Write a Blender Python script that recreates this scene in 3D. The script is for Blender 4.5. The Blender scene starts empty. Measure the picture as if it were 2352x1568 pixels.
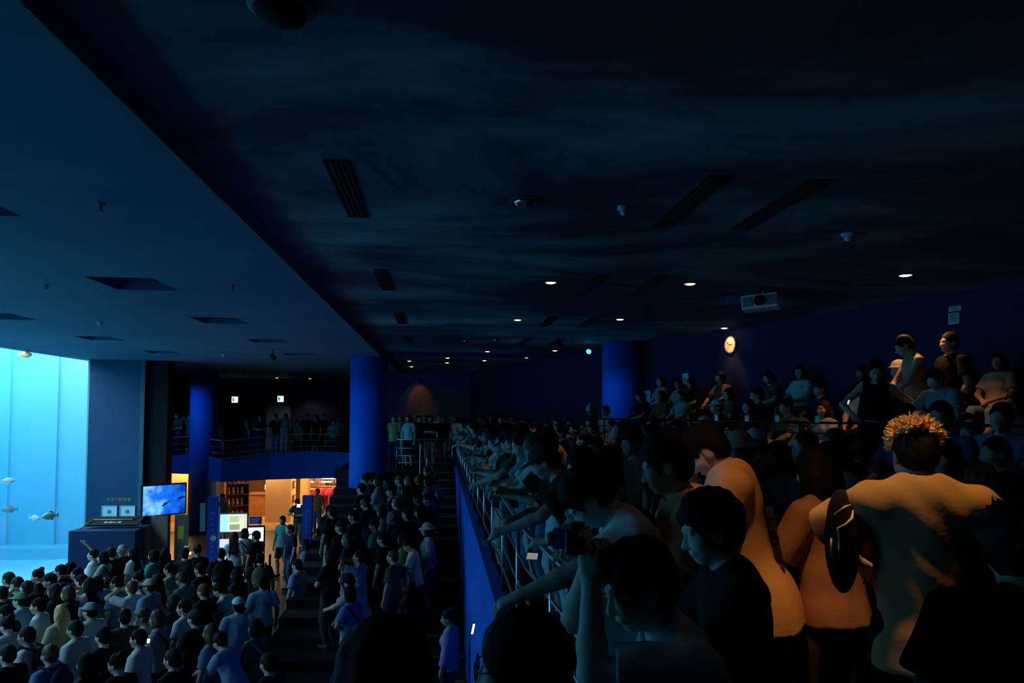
import bpy, bmesh, math, random
import numpy as np
from mathutils import Vector, Matrix

random.seed(7)
SC = bpy.context.scene
COL = SC.collection
# ------------------------------------------------------------------ camera
EYE = 4.6                     # lens height above the lower floor
FPX = 1650.0                  # focal length in pixels of the 2352 wide frame
VPX, VPY = 1010.0, 950.0
CX, CY = 1176.0, 890.0        # foot of the optical axis (lens shifted up)
# where the long axis of the hall (+Y) vanishes
ROLL = math.radians(-0.6)
yc = Vector(((VPX-CX)/FPX, -(VPY-CY)/FPX, -1)).normalized()
zc = (Vector((0, 1, 0)) - yc*yc.y).normalized()
zc = Matrix.Rotation(-ROLL, 3, yc) @ zc
xc = yc.cross(zc)
CAMROT = Matrix((xc, yc, zc))       # camera axes -> world axes
cam = bpy.data.cameras.new('camera')
cam.sensor_width = 36.0
cam.lens = 36.0*FPX/2352.0
cam.shift_y = (CY-784)/2352
cam.clip_start = 0.05
cam.clip_end = 200
camo = bpy.data.objects.new('camera', cam)
COL.objects.link(camo)
camo.matrix_world = Matrix.Translation((0, 0, EYE)) @ CAMROT.to_4x4()
SC.camera = camo


def ray(px, py):
    return CAMROT @ Vector(((px-CX)/FPX, -(py-CY)/FPX, -1))


def at_y(px, py, y):
    d = ray(px, py)
    return Vector((0, 0, EYE)) + d*(y/d.y)


def at_z(px, py, z):
    d = ray(px, py)
    return Vector((0, 0, EYE)) + d*((z-EYE)/d.z)


# ------------------------------------------------------------------ world, view, big lights
w = bpy.data.worlds.new('world')
SC.world = w
w.use_nodes = True
w.node_tree.nodes['Background'].inputs[0].default_value = (0.02, 0.05, 0.1, 1)
w.node_tree.nodes['Background'].inputs[1].default_value = 0.02
SC.view_settings.view_transform = 'Standard'
SC.view_settings.look = 'None'
SC.view_settings.exposure = 0.0
SC.view_settings.gamma = 1.0
SC.view_settings.use_curve_mapping = False
SC.cycles.max_bounces = 6
SC.cycles.diffuse_bounces = 3
SC.cycles.volume_bounces = 0
SC.cycles.caustics_reflective = False
SC.cycles.caustics_refractive = False
SC.cycles.sample_clamp_indirect = 4.0
SC.cycles.blur_glossy = 1.0


def light(name, kind, loc, energy, color, size=0.1, size_y=None, target=None, spot=None, blend=0.5):
    l = bpy.data.lights.new(name, kind)
    l.energy = energy
    l.color = color
    if kind == 'AREA':
        l.shape = 'RECTANGLE'
        l.size = size
        l.size_y = size_y or size
    else:
        l.shadow_soft_size = size
    if kind == 'SPOT':
        l.spot_size = math.radians(spot or 60)
        l.spot_blend = blend
    o = bpy.data.objects.new(name, l)
    COL.objects.link(o)
    o.location = loc
    if target is not None:
        o.rotation_euler = (Vector(target)-Vector(loc)).to_track_quat('-Z', 'Y').to_euler()
    return o


# daylight falling through the open water surface of the big tank
light('tank_daylight', 'AREA', (-16.2, 13.4, 8.2), 8600, (0.82, 0.95, 1.0), 9.5, 26.0, (-16.2, 13.4, 0))
# warm lamps of the shop under the balcony
light('shop_lamp_left', 'AREA', (-7.6, 32.0, 2.42), 250, (1.0, 0.60, 0.24), 2.2, 3.2, (-7.6, 32.0, 0))
light('shop_lamp_right', 'AREA', (-4.7, 32.0, 2.42), 270, (1.0, 0.58, 0.22), 2.2, 3.2, (-4.7, 32.0, 0))
light('shop_lamp_end', 'AREA', (-10.6, 30.6, 2.42), 110, (1.0, 0.58, 0.22), 1.2, 1.6, (-10.6, 30.6, 0))

light('rack_fill_light', 'AREA', (-4.5, 29.6, 2.40), 55, (1.0, 0.62, 0.30), 0.9, 0.5, (-4.4, 30.2, 0.8))  # added fill light that brightens the red shirts, no lamp of the shop

# ------------------------------------------------------------------ materials
MATS = {}


def mat(name, color, rough=0.7, vary=0.25, scale=6.0, metal=0.0, emit=None, estr=1.0, bump=0.0, bscale=40.0, color2=None, spec=0.3, coat=0.0):
    if name in MATS:
        return MATS[name]
    m = bpy.data.materials.new(name)
    m.use_nodes = True
    nt = m.node_tree
    b = nt.nodes['Principled BSDF']
    b.inputs['Roughness'].default_value = rough
    b.inputs['Metallic'].default_value = metal
    b.inputs['Specular IOR Level'].default_value = spec
    tc = nt.nodes.new('ShaderNodeTexCoord')
    n = nt.nodes.new('ShaderNodeTexNoise')
    n.inputs['Scale'].default_value = scale
    n.inputs['Detail'].default_value = 4
    nt.links.new(tc.outputs['Object'], n.inputs['Vector'])
    r = nt.nodes.new('ShaderNodeValToRGB')
    c2 = color2 or tuple(c*(1-vary) for c in color)
    r.color_ramp.elements[0].position = 0.3
    r.color_ramp.elements[1].position = 0.7
    r.color_ramp.elements[0].color = (*c2, 1)
    r.color_ramp.elements[1].color = (*color, 1)
    nt.links.new(n.outputs['Fac'], r.inputs['Fac'])
    nt.links.new(r.outputs['Color'], b.inputs['Base Color'])
    if emit:
        b.inputs['Emission Color'].default_value = (*emit, 1)
        b.inputs['Emission Strength'].default_value = estr
    if bump:
        n2 = nt.nodes.new('ShaderNodeTexNoise')
        n2.inputs['Scale'].default_value = bscale
        nt.links.new(tc.outputs['Object'], n2.inputs['Vector'])
        bp = nt.nodes.new('ShaderNodeBump')
        bp.inputs['Strength'].default_value = bump
        bp.inputs['Distance'].default_value = 0.02
        nt.links.new(n2.outputs['Fac'], bp.inputs['Height'])
        nt.links.new(bp.outputs['Normal'], b.inputs['Normal'])
    MATS[name] = m
    return m


# ------------------------------------------------------------------ mesh helpers
class MB:
    def __init__(self):
        self.v = []
        self.f = []

    def box(self, x0, x1, y0, y1, z0, z1, M=None):
        i = len(self.v)
        c = [(x0, y0, z0), (x1, y0, z0), (x1, y1, z0), (x0, y1, z0), (x0, y0, z1), (x1, y0, z1), (x1, y1, z1), (x0, y1, z1)]
        if M is not None:
            c = [tuple(M @ Vector(p)) for p in c]
        self.v += c
        self.f += [(i, i+3, i+2, i+1), (i+4, i+5, i+6, i+7), (i, i+1, i+5, i+4), (i+1, i+2, i+6, i+5), (i+2, i+3, i+7, i+6), (i+3, i, i+4, i+7)]
        return self

    def prism(self, pts, z0, z1):
        """vertical prism over a plan polygon, counter-clockwise"""
        i = len(self.v)
        n = len(pts)
        self.v += [(p[0], p[1], z0) for p in pts] + [(p[0], p[1], z1) for p in pts]
        self.f.append(tuple(range(i+n-1, i-1, -1)))
        self.f.append(tuple(range(i+n, i+2*n)))
        for k in range(n):
            j = (k+1) % n
            self.f.append((i+k, i+j, i+n+j, i+n+k))
        return self

    def lathe(self, c, prof, n=24, M=None):
        """prof: list of (radius, z)"""
        i = len(self.v)
        for r, z in prof:
            for k in range(n):
                a = 2*math.pi*k/n
                p = Vector((c[0]+r*math.cos(a), c[1]+r*math.sin(a), c[2]+z))
                if M is not None:
                    p = M @ p
                self.v.append(tuple(p))
        m = len(prof)
        for q in range(m-1):
            for k in range(n):
                j = (k+1) % n
                self.f.append((i+q*n+k, i+q*n+j, i+(q+1)*n+j, i+(q+1)*n+k))
        self.f.append(tuple(i+k for k in reversed(range(n))))
        self.f.append(tuple(i+(m-1)*n+k for k in range(n)))
        return self

    def tube(self, pts, r, n=8):
        pts = [Vector(p) for p in pts]
        i = len(self.v)
        up = Vector((0, 0, 1))
        for k, p in enumerate(pts):
            t = (pts[min(k+1, len(pts)-1)]-pts[max(k-1, 0)]).normalized()
            a = t.cross(up)
            if a.length < 1e-3:
                a = t.cross(Vector((1, 0, 0)))
            a.normalize()
            b = t.cross(a)
            rr = r[k] if isinstance(r, (list, tuple)) else r
            for q in range(n):
                an = 2*math.pi*q/n
                self.v.append(tuple(p + a*rr*math.cos(an) + b*rr*math.sin(an)))
        for k in range(len(pts)-1):
            for q in range(n):
                j = (q+1) % n
                self.f.append((i+k*n+q, i+(k+1)*n+q, i+(k+1)*n+j, i+k*n+j))
        self.f.append(tuple(i+q for q in range(n)))
        e = i+(len(pts)-1)*n
        self.f.append(tuple(e+q for q in reversed(range(n))))
        return self

    def quad(self, a, b, c, d):
        i = len(self.v)
        self.v += [tuple(a), tuple(b), tuple(c), tuple(d)]
        self.f.append((i, i+1, i+2, i+3))
        return self

    def mesh(self, name, smooth=False):
        me = bpy.data.meshes.new(name)
        me.from_pydata(self.v, [], self.f)
        me.update()
        if smooth:
            for p in me.polygons:
                p.use_smooth = True
        return me

    def build(self, name, m, parent=None, smooth=False, bevel=0.0):
        me = self.mesh(name, smooth)
        me.materials.append(m)
        return put(name, me, parent, bevel)


def put(name, me, parent=None, bevel=0.0):
    o = bpy.data.objects.new(name, me)
    COL.objects.link(o)
    if parent is not None:
        o.parent = parent
    if bevel:
        b = o.modifiers.new('bevel', 'BEVEL')
        b.width = bevel
        b.segments = 2
        b.limit_method = 'ANGLE'
    return o


def structure(o):
    o['kind'] = 'structure'
    return o


def tag(o, label, cat, group=None):
    o['label'] = label
    o['category'] = cat
    if group:
        o['group'] = group
    return o


def empty(name, loc, rz=0.0):
    o = bpy.data.objects.new(name, None)
    o.empty_display_size = 0.1
    COL.objects.link(o)
    o.location = loc
    o.rotation_euler = (0, 0, rz)
    return o


def text(name, body, m, parent, loc, rot, size, extrude=0.002, align='CENTER'):
    cu = bpy.data.curves.new(name, 'FONT')
    cu.body = body
    cu.size = size
    cu.extrude = extrude
    cu.align_x = align
    cu.align_y = 'CENTER'
    o = bpy.data.objects.new(name, cu)
    cu.materials.append(m)
    COL.objects.link(o)
    me = bpy.data.meshes.new_from_object(o)
    COL.objects.unlink(o)
    bpy.data.objects.remove(o)
    o = bpy.data.objects.new(name, me)
    COL.objects.link(o)
    if parent is not None:
        o.parent = parent
    o.location = loc
    o.rotation_euler = rot
    o['kind'] = 'stuff'
    return o


PI = math.pi
# ------------------------------------------------------------------ the hall
ZLOW, ZUP = 6.2, 6.36           # ceiling in front of the tank, ceiling over the seats
ZW = 2.85                      # upper walkway
XE = -1.65                      # edge between the two ceilings
GX = -10.72                      # acrylic window plane
GY1 = 23.25                     # right end of the window

M_floor = mat('floor_vinyl', (0.05, 0.055, 0.065), 0.35, 0.3, 3.0)
M_carpet = mat('dark_carpet', (0.012, 0.013, 0.018), 0.95, 0.4, 30.0, bump=0.3, bscale=120)
M_blue = mat('deep_blue_paint', (0.004, 0.115, 0.62), 0.6, 0.15, 2.0)
M_bluedark = mat('navy_paint', (0.008, 0.020, 0.16), 0.7, 0.2, 2.0)
M_wallnavy = mat('dark_navy_wall', (0.003, 0.007, 0.058), 0.7, 0.2, 1.5)
M_navypanel = mat('navy_panel', (0.006, 0.018, 0.075), 0.6, 0.15, 3.0)
M_pier = mat('pier_blue', (0.012, 0.055, 0.125), 0.6, 0.12, 2.5)
M_black = mat('black_paint', (0.004, 0.004, 0.005), 0.8, 0.3, 10.0)
M_steel = mat('brushed_steel', (0.55, 0.57, 0.6), 0.28, 0.15, 30.0, metal=1.0)


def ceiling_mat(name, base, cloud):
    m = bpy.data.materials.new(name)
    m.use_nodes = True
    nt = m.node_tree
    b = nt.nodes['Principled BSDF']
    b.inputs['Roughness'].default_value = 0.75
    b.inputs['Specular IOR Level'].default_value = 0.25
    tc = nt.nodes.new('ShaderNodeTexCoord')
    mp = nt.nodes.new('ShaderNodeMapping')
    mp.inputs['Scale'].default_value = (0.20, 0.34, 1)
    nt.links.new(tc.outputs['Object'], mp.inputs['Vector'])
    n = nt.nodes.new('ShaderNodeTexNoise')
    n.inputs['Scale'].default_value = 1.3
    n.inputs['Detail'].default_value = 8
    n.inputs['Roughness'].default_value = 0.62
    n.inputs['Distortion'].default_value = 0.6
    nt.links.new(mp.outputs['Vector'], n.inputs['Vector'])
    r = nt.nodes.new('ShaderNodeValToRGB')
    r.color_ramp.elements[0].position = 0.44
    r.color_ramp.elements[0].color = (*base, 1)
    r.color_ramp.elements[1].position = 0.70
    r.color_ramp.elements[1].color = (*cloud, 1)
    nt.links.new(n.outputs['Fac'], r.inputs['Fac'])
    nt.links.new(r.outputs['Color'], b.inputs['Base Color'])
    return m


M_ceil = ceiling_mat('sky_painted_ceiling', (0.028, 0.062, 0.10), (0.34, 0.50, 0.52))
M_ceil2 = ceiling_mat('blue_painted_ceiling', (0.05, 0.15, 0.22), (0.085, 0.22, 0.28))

# right wall runs from (X = 10.02 - 0.30 Y); unit vectors along and away from it
WA = 10.02
WS = 0.30
wd = Vector((-WS, 1, 0)).normalized()
wn = Vector((-1, -WS, 0)).normalized()


def wall_pt(y, off=0.0):
    return Vector((WA-WS*y, y, 0)) + wn*off


# ---- floors
structure(MB().box(GX, 6, -8, 39, -0.3, 0).build('floor', M_floor))
structure(MB().prism([(0.6, 2.6), (14, -8.0), (16, -8), (16, 34), (0.6, 34)], ZW-0.25, ZW).build('floor', M_carpet))
structure(MB().box(-3.2, 0.6, 22.5, 34, ZW-0.25, ZW).build('floor', M_carpet))
structure(MB().prism([(-4, -8), (14, -8.0), (0.6, 2.6), (-4, 2.6)], 2.3, 2.55).build('floor', M_carpet))
# ---- broad flight of terrace steps from the lower floor up to the rear walkway
stair = structure(MB().box(-2.9, 0.6, 22.3, 22.5, 0, ZW-0.26).build('terrace_stairs', M_carpet))
NST = 17
M_nose = mat('step_nosing', (0.30, 0.17, 0.04), 0.5, 0.3, 20)
for k in range(NST):
    y0 = 11.0 + k*11.3/NST
    z1 = (k+1)*ZW/NST - 0.003
    st = MB().box(-2.9, 0.6, y0, y0+11.3/NST, 0.0, z1).build('step', M_carpet, stair)
    MB().box(-0.35, 0.45, y0-0.004, y0+0.045, z1-0.02, z1+0.004).build('nosing', M_nose, st)
# ---- blue parapet wall along the walkway, with its curb
pw = structure(MB().box(0.48, 0.6, 2.6, 22.5, 0, 3.02).build('wall_parapet', M_blue))
structure(MB().box(-4, 0.6, 2.6, 2.72, 0, 2.6).build('wall_platform', M_blue))
structure(MB().box(-3.0, -2.9, 11.0, 22.5, 0, 0.35).build('trim_1', M_bluedark))

# ---- ceilings: lower one with real square recesses
rec_x = [(-7.80, -7.04), (-4.22, -3.44)]
rec_y = [(1.8, 2.65), (5.38, 6.24), (8.95, 9.85), (12.53, 13.38), (16.1, 16.95), (19.68, 20.5)]
xs = sorted({GX-0.4, XE} | {v for a in rec_x for v in a})
ys = sorted({-8.0, 35.2} | {v for a in rec_y for v in a})
cm = MB()
for i in range(len(xs)-1):
    for j in range(len(ys)-1):
        hole = any(abs(xs[i]-a[0]) < 1e-6 for a in rec_x) and any(abs(ys[j]-a[0]) < 1e-6 for a in rec_y)
        if hole:
            x0, x1, y0, y1 = xs[i], xs[i+1], ys[j], ys[j+1]
            h = 0.28
            for (a, b) in (((x0, y0), (x0, y1)), ((x0, y1), (x1, y1)), ((x1, y1), (x1, y0)), ((x1, y0), (x0, y0))):
                cm.quad((*a, ZLOW), (*b, ZLOW), (*b, ZLOW+h), (*a, ZLOW+h))
        else:
            cm.quad((xs[i], ys[j], ZLOW), (xs[i], ys[j+1], ZLOW), (xs[i+1], ys[j+1], ZLOW), (xs[i+1], ys[j], ZLOW))
            cm.quad((xs[i], ys[j], ZLOW+0.29), (xs[i+1], ys[j], ZLOW+0.29), (xs[i+1], ys[j+1], ZLOW+0.29), (xs[i], ys[j+1], ZLOW+0.29))
cm.quad((XE, -8, ZLOW), (XE, 35.2, ZLOW), (XE, 35.2, ZLOW+0.3), (XE, -8, ZLOW+0.3))
structure(cm.build('ceiling', M_ceil2))
structure(MB().box(XE-0.2, 16, -8, 34, ZUP, ZUP+0.2).build('ceiling', M_ceil))
M_grille = mat('recess_black', (0.006, 0.009, 0.014), 0.8, 0.3, 12)
for a in rec_x:
    for b in rec_y:
        structure(MB().box(a[0]-0.02, a[1]+0.02, b[0]-0.02, b[1]+0.02, ZLOW+0.26, ZLOW+0.285).build('ceiling_recess', M_grille))
# shallow beam added to keep tank light off the rear ceiling
structure(MB().box(-1.4, 5.0, 20.6, 20.9, ZUP-0.10, ZUP).build('light_stop_beam', M_bluedark))

# ---- walls
structure(MB().box(-12.8, -2.0, 35.0, 35.2, ZW, 6.5).build('wall_rear', M_bluedark))
structure(MB().box(-2.9, 6.2, 29.4, 29.6, ZW, 6.5).build('wall_mural', M_bluedark))
structure(MB().box(-3.3, -3.1, 28.8, 35.2, 0, 6.5).build('wall_partition', M_bluedark))
a, b = wall_pt(30), wall_pt(-10)
c, d = wall_pt(-10, -0.2), wall_pt(30, -0.2)
structure(MB().prism([a[:2], b[:2], c[:2], d[:2]], ZW-0.3, 6.5).build('wall_right', M_wallnavy))
structure(MB().box(-24, 16, -8.2, -8, -0.3, 8).build('wall_front', M_black))
structure(MB().box(-12.8, -12.6, 27.4, 39, 0, 6.5).build('wall_left', M_bluedark))
# ---- pier to the right of the tank window
structure(MB().box(GX, -9.19, GY1, 24.1, 0, ZLOW).build('wall_pier', M_pier))
structure(MB().box(-9.21, -9.08, GY1-0.03, GY1+0.3, 0, ZLOW).build('trim_2', mat('pier_edge', (0.05, 0.11, 0.15), 0.5)))
structure(MB().box(GX-0.06, GX-0.005, -8, 0.8, 0, ZLOW).build('wall_tank', M_pier))
structure(MB().box(GX-0.25, GX+0.02, 0.8, GY1, -0.3, 0.03).build('trim_3', M_pier))
structure(MB().box(GX-0.06, GX-0.005, -8, GY1+0.2, ZLOW, 8.4).build('wall_tank', M_pier))

# ---- columns


def column(x, y, r, z0, z1):
    o = MB().lathe((x, y, 0), [(r, z0), (r, z1)], 40).build('column', M_blue)
    for p in o.data.polygons:
        p.use_smooth = len(p.vertices) == 4
    return structure(o)


column(-2.02, 20.9, 0.53, 0, ZLOW+0.3)
column(-9.0, 28.6, 0.49, 0, ZLOW)
column(4.42, 17.2, 0.47, ZW, ZUP)

# ------------------------------------------------------------------ the tank
M_tankwall = mat('tank_concrete', (0.50, 0.66, 0.72), 0.9, 0.08, 0.6)
M_sand = mat('tank_sand', (0.72, 0.80, 0.80), 0.95, 0.15, 1.5)
tw = structure(MB().box(-22, GX-0.06, 27.2, 27.4, -0.6, 8.6).build('wall_tank_end', M_tankwall))
for px0, px1 in ((-15.9, -15.15), (-13.92, -13.55), (-18.7, -18.2)):
    MB().box(px0, px1, 27.10, 27.25, -0.3, 8.4).build('pilaster', M_tankwall, tw)
MB().box(-22, GX-0.06, 26.4, 27.25, -0.5, -0.12).build('ledge', M_tankwall, tw)
structure(MB().box(-22.3, -22, -0.3, 27.4, -0.6, 8.6).build('wall_tank_back', M_tankwall))
structure(MB().box(-22, GX-0.06, -0.4, -0.1, -0.6, 8.6).build('wall_tank_near', M_tankwall))
structure(MB().box(-22.3, GX-0.0, -0.4, 27.4, -0.9, -0.5).build('floor_tank', M_sand))
structure(MB().box(GX-0.05, GX-0.005, GY1, 27.4, -0.6, 8.6).build('wall_tank', M_tankwall))
# acrylic pane
m = bpy.data.materials.new('acrylic')
m.use_nodes = True
nt = m.node_tree
nt.nodes.remove(nt.nodes['Principled BSDF'])
tr = nt.nodes.new('ShaderNodeBsdfTransparent')
tr.inputs[0].default_value = (0.97, 0.99, 1, 1)
gl = nt.nodes.new('ShaderNodeBsdfGlossy')
gl.inputs['Roughness'].default_value = 0.03
fr = nt.nodes.new('ShaderNodeFresnel')
fr.inputs[0].default_value = 1.2
mx = nt.nodes.new('ShaderNodeMixShader')
ge = nt.nodes.new('ShaderNodeNewGeometry')
inv = nt.nodes.new('ShaderNodeMath')
inv.operation = 'SUBTRACT'
inv.inputs[0].default_value = 1.0
nt.links.new(ge.outputs['Backfacing'], inv.inputs[1])
mul = nt.nodes.new('ShaderNodeMath')
mul.operation = 'MULTIPLY'
nt.links.new(fr.outputs[0], mul.inputs[0])
nt.links.new(inv.outputs[0], mul.inputs[1])
nt.links.new(mul.outputs[0], mx.inputs[0])
nt.links.new(tr.outputs[0], mx.inputs[1])
nt.links.new(gl.outputs[0], mx.inputs[2])
nt.links.new(mx.outputs[0], nt.nodes['Material Output'].inputs['Surface'])
M_acrylic = m
win = structure(MB().box(GX-0.06, GX-0.01, 0.8, GY1, 0.03, ZLOW).build('window_1', M_acrylic))
# the water body
m = bpy.data.materials.new('tank_water')
m.use_nodes = True
nt = m.node_tree
nt.nodes.remove(nt.nodes['Principled BSDF'])
va = nt.nodes.new('ShaderNodeVolumeAbsorption')
va.inputs['Color'].default_value = (0.20, 0.77, 0.968, 1)
va.inputs['Density'].default_value = 0.25
vs = nt.nodes.new('ShaderNodeVolumeScatter')
vs.inputs['Color'].default_value = (0.15, 0.75, 1.0, 1)
vs.inputs['Density'].default_value = 0.075
ad = nt.nodes.new('ShaderNodeAddShader')
nt.links.new(va.outputs[0], ad.inputs[0])
nt.links.new(vs.outputs[0], ad.inputs[1])
nt.links.new(ad.outputs[0], nt.nodes['Material Output'].inputs['Volume'])
o = MB().box(-21.9, GX-0.07, -0.05, 27.15, -0.45, 7.4).build('water', m)
o['kind'] = 'structure'
# ------------------------------------------------------------------ fixtures of the hall
M_warm = mat('lamp_warm_glow', (1, 0.8, 0.5), 0.5, 0, emit=(1.0, 0.62, 0.26), estr=6.0)
M_white_glow = mat('lamp_white_glow', (1, 1, 1), 0.5, 0, emit=(1.0, 0.93, 0.75), estr=7.0)
M_trimring = mat('downlight_trim', (0.10, 0.11, 0.12), 0.4, 0.1, 20)
M_reflector = mat('mirror_reflector', (0.8, 0.82, 0.85), 0.12, 0.05, 9, metal=1.0)
M_white = mat('white_enamel', (0.62, 0.64, 0.66), 0.5, 0.08, 8)
M_grey = mat('grey_plastic', (0.16, 0.17, 0.18), 0.5, 0.15, 14)
M_paper = mat('paper', (0.62, 0.64, 0.62), 0.8, 0.06, 20)
M_ink = mat('print_ink', (0.03, 0.04, 0.07), 0.8, 0.1, 20)


def downlight(x, y, z, lit, label, spot=None, tgt=None, energy=12.0, r=0.075, group='ceiling downlights', angle=62):
    t = empty('downlight', (x, y, z))
    tag(t, label, 'ceiling lamp', group)
    MB().lathe((0, 0, 0), [(r*1.28, 0.0), (r*1.30, -0.012), (r*1.02, -0.016), (r*0.98, 0.0)], 20).build('trim_ring', M_trimring, t)
    if lit:
        MB().lathe((0, 0, 0), [(r*0.97, -0.004), (r*0.6, -0.022), (r*0.1, -0.028)], 20).build('lens', M_white_glow if lit == 2 else M_warm, t)
    else:
        MB().lathe((0, 0, 0), [(r*0.97, -0.010), (r*0.8, -0.030), (r*0.55, -0.055), (r*0.1, -0.06)], 20).build('reflector', M_reflector, t, smooth=True)
    if spot:
        light('downlight_beam', 'SPOT', (x, y, z-0.08), energy, spot, 0.05, target=tgt or (x, y, 0), spot=angle, blend=0.6)
    return t


OR = (1.0, 0.42, 0.12)
WM = (1.0, 0.55, 0.22)
KU = 0.978                      # ceiling fixtures, seen from the lens, at the true ceiling height
dl = [
    (1.48, 9.59, 1, 'lit warm downlight left of the pair level with each other above the rail crowd', OR, 45),
    (3.37, 9.43, 1, 'lit warm downlight just left of the white projector', OR, 22),
    (5.84, 8.48, 2, 'bright white-yellow downlight above the man in a sleeveless top', OR, 110),
    (1.45, 13.49, 1, 'small lit downlight left of the one at the same distance before the blue column', WM, 14),
    (3.34, 13.13, 1, 'lit downlight midway between projector and round blue column', WM, 14),
    (5.77, 14.12, 2, 'white downlight directly above the round wall clock', OR, 40),
    (5.72, 18.22, 1, 'small lit downlight beside the right wall behind the blue column', None, 0),
    (1.34, 20.45, 1, 'lit downlight just in front of the added ceiling beam', WM, 14),
    (1.47, 23.95, 1, 'lit downlight just beyond the added ceiling beam, second from its left end pair', WM, 6),
    (0.23, 23.06, 1, 'lit downlight in the rear zone, front one of the middle pair', WM, 5),
    (0.24, 25.22, 1, 'lit downlight in the rear zone, rear one of the middle pair', WM, 5),
    (-1.05, 24.63, 1, 'lit downlight beyond the left blue column, front one of two', WM, 6),
    (-1.09, 27.58, 1, 'lit downlight beyond the left blue column, rear one of two by the mural', OR, 0),
    (3.19, 19.84, 1, 'dim lit downlight left of the small blue spotlight', None, 0),
    (2.70, 22.42, 1, 'dim lit downlight in the rear zone in front of the mural tail', WM, 10),
    (0.70, 5.95, 0, 'large unlit downlight whose mirror reflector catches blue tank light', None, 0),
    (0.62, 17.52, 0, 'tiny unlit downlight glinting blue near the slot vent row, left of two', None, 0),
    (1.34, 17.19, 0, 'tiny unlit downlight glinting blue, right of the two before the beam', None, 0),
]
for x, y, lit, lab, sp, en in dl:
    downlight(x*KU, y*KU, ZUP, lit, lab, sp, None, en, angle=100 if en == 110 else 62, r=0.11 if (x, y) == (0.70, 5.95) else 0.075)
for x, y, lab in ((-6.0, 34.0, 'small warm downlight in the low ceiling over the side balcony, right of two'), (-7.4, 33.6, 'small warm downlight in the low ceiling over the side balcony, left of two')):
    downlight(x, y, ZLOW, 1, lab, WM if x > -7 else (0.75, 0.9, 1.0), None, 60 if x > -7 else 22, angle=100)
# lamp that grazes the painted wall, and lamps over the seats behind the lens
light('mural_beam', 'SPOT', (-0.9, 28.8, 6.3), 26, OR, 0.04, target=(-0.95, 29.4, 4.6), spot=70, blend=0.8)
downlight(1.80, 2.62, ZUP, 1, 'warm downlight over the blond man in the brown shirt', OR, (1.80, 2.74, 0), 120, angle=35)
downlight(0.9, 2.4, ZUP, 1, 'warm downlight over the man in the long cream shirt', OR, (1.60, 3.45, 3.7), 60, angle=30)

light('clock_beam', 'SPOT', (5.60, 13.75, 6.28), 16, OR, 0.03, target=(5.80, 13.94, 6.03), spot=60, blend=0.7)
# ---- small dome speaker, sensors and sprinklers on the ceilings
t = empty('dome_speaker', (-0.70, 3.12, ZUP))
tag(t, 'wide round dark dome fixture on the ceiling at the top edge of the view', 'ceiling speaker')
MB().lathe((0, 0, 0), [(0.14, 0), (0.14, -0.02), (0.12, -0.03)], 32).build('rim', M_grey, t)
MB().lathe((0, 0, 0), [(0.115, -0.02), (0.10, -0.06), (0.05, -0.085), (0.005, -0.09)], 32).build('dome', M_black, t, smooth=True)


def sensor(x, y, z, name, label, cat, r=0.05):
    t = empty(name, (x, y, z))
    tag(t, label, cat)
    MB().lathe((0, 0, 0), [(r, 0), (r, -0.02), (r*0.8, -0.03)], 20).build('base', M_white, t)
    MB().lathe((0, 0, 0), [(r*0.6, -0.025), (r*0.55, -0.06), (r*0.2, -0.075)], 20).build('sensing_head', M_white, t, smooth=True)


sensor(1.53, 5.89, ZUP, 'smoke_detector', 'white smoke detector on the ceiling right of the large mirror downlight', 'smoke detector', 0.055)
sensor(3.9, 6.5, ZUP, 'smoke_detector', 'greenish glinting smoke detector on the ceiling between projector and white downlight', 'smoke detector', 0.07)
sensor(-6.06, 13.46, ZLOW, 'smoke_detector', 'white smoke detector on the low ceiling beside the tank window', 'smoke detector', 0.05)
sensor(-6.0, 20.6, ZLOW, 'smoke_detector', 'white smoke detector on the low ceiling farthest from view, near the pier', 'smoke detector', 0.05)
for x, y, lab in ((-2.61, 5.76, 'small sprinkler head on the low ceiling nearest its edge'), (-4.97, 9.58, 'small dark sprinkler head on the low ceiling left of a square recess'), (-2.62, 9.31, 'small dark sprinkler head on the low ceiling right of a square recess')):
    t = empty('sprinkler', (x, y, ZLOW))
    tag(t, lab, 'sprinkler')
    MB().lathe((0, 0, 0), [(0.035, 0), (0.03, -0.012), (0.012, -0.015), (0.012, -0.06)], 14).build('stem', M_grey, t)
    MB().lathe((0, 0, 0), [(0.028, -0.075), (0.028, -0.07), (0.01, -0.068)], 14).build('deflector', M_grey, t)

# ---- linear slot vents let into the upper ceiling
M_vent = mat('vent_dark', (0.010, 0.011, 0.012), 0.7, 0.3, 30)
M_ventslat = mat('vent_slat', (0.03, 0.032, 0.032), 0.5, 0.3, 30)
vrow = {-0.76: 'slot vent row nearest the ceiling edge', 2.07: 'left slot vent row over the seats', 2.85: 'right slot vent row over the seats'}
ordn = ['nearest', 'second', 'third', 'fourth']
for x, lab in vrow.items():
    for k, y in enumerate((5.15, 9.05, 12.95, 16.85)):
        wv = 0.075
        t = empty('slot_vent', (x*KU, y*KU, ZUP))
        tag(t, 'long dark slot vent, %s of the %s' % (ordn[k], lab), 'air vent', 'slot vents in the upper ceiling')
        MB().box(-wv, wv, 0, 1.42, -0.004, 0.0).build('backing', M_vent, t)
        f = MB()
        f.box(-wv-0.012, -wv, -0.012, 1.432, -0.014, 0)
        f.box(wv, wv+0.012, -0.012, 1.432, -0.014, 0)
        f.box(-wv, wv, -0.012, 0, -0.014, 0)
        f.box(-wv, wv, 1.42, 1.432, -0.014, 0)
        f.build('frame', M_vent, t)
        for sx in (-0.038, 0.0, 0.038):
            MB().box(sx-0.005, sx+0.005, 0, 1.42, -0.016, -0.004).build('slat', M_ventslat, t)

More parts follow.
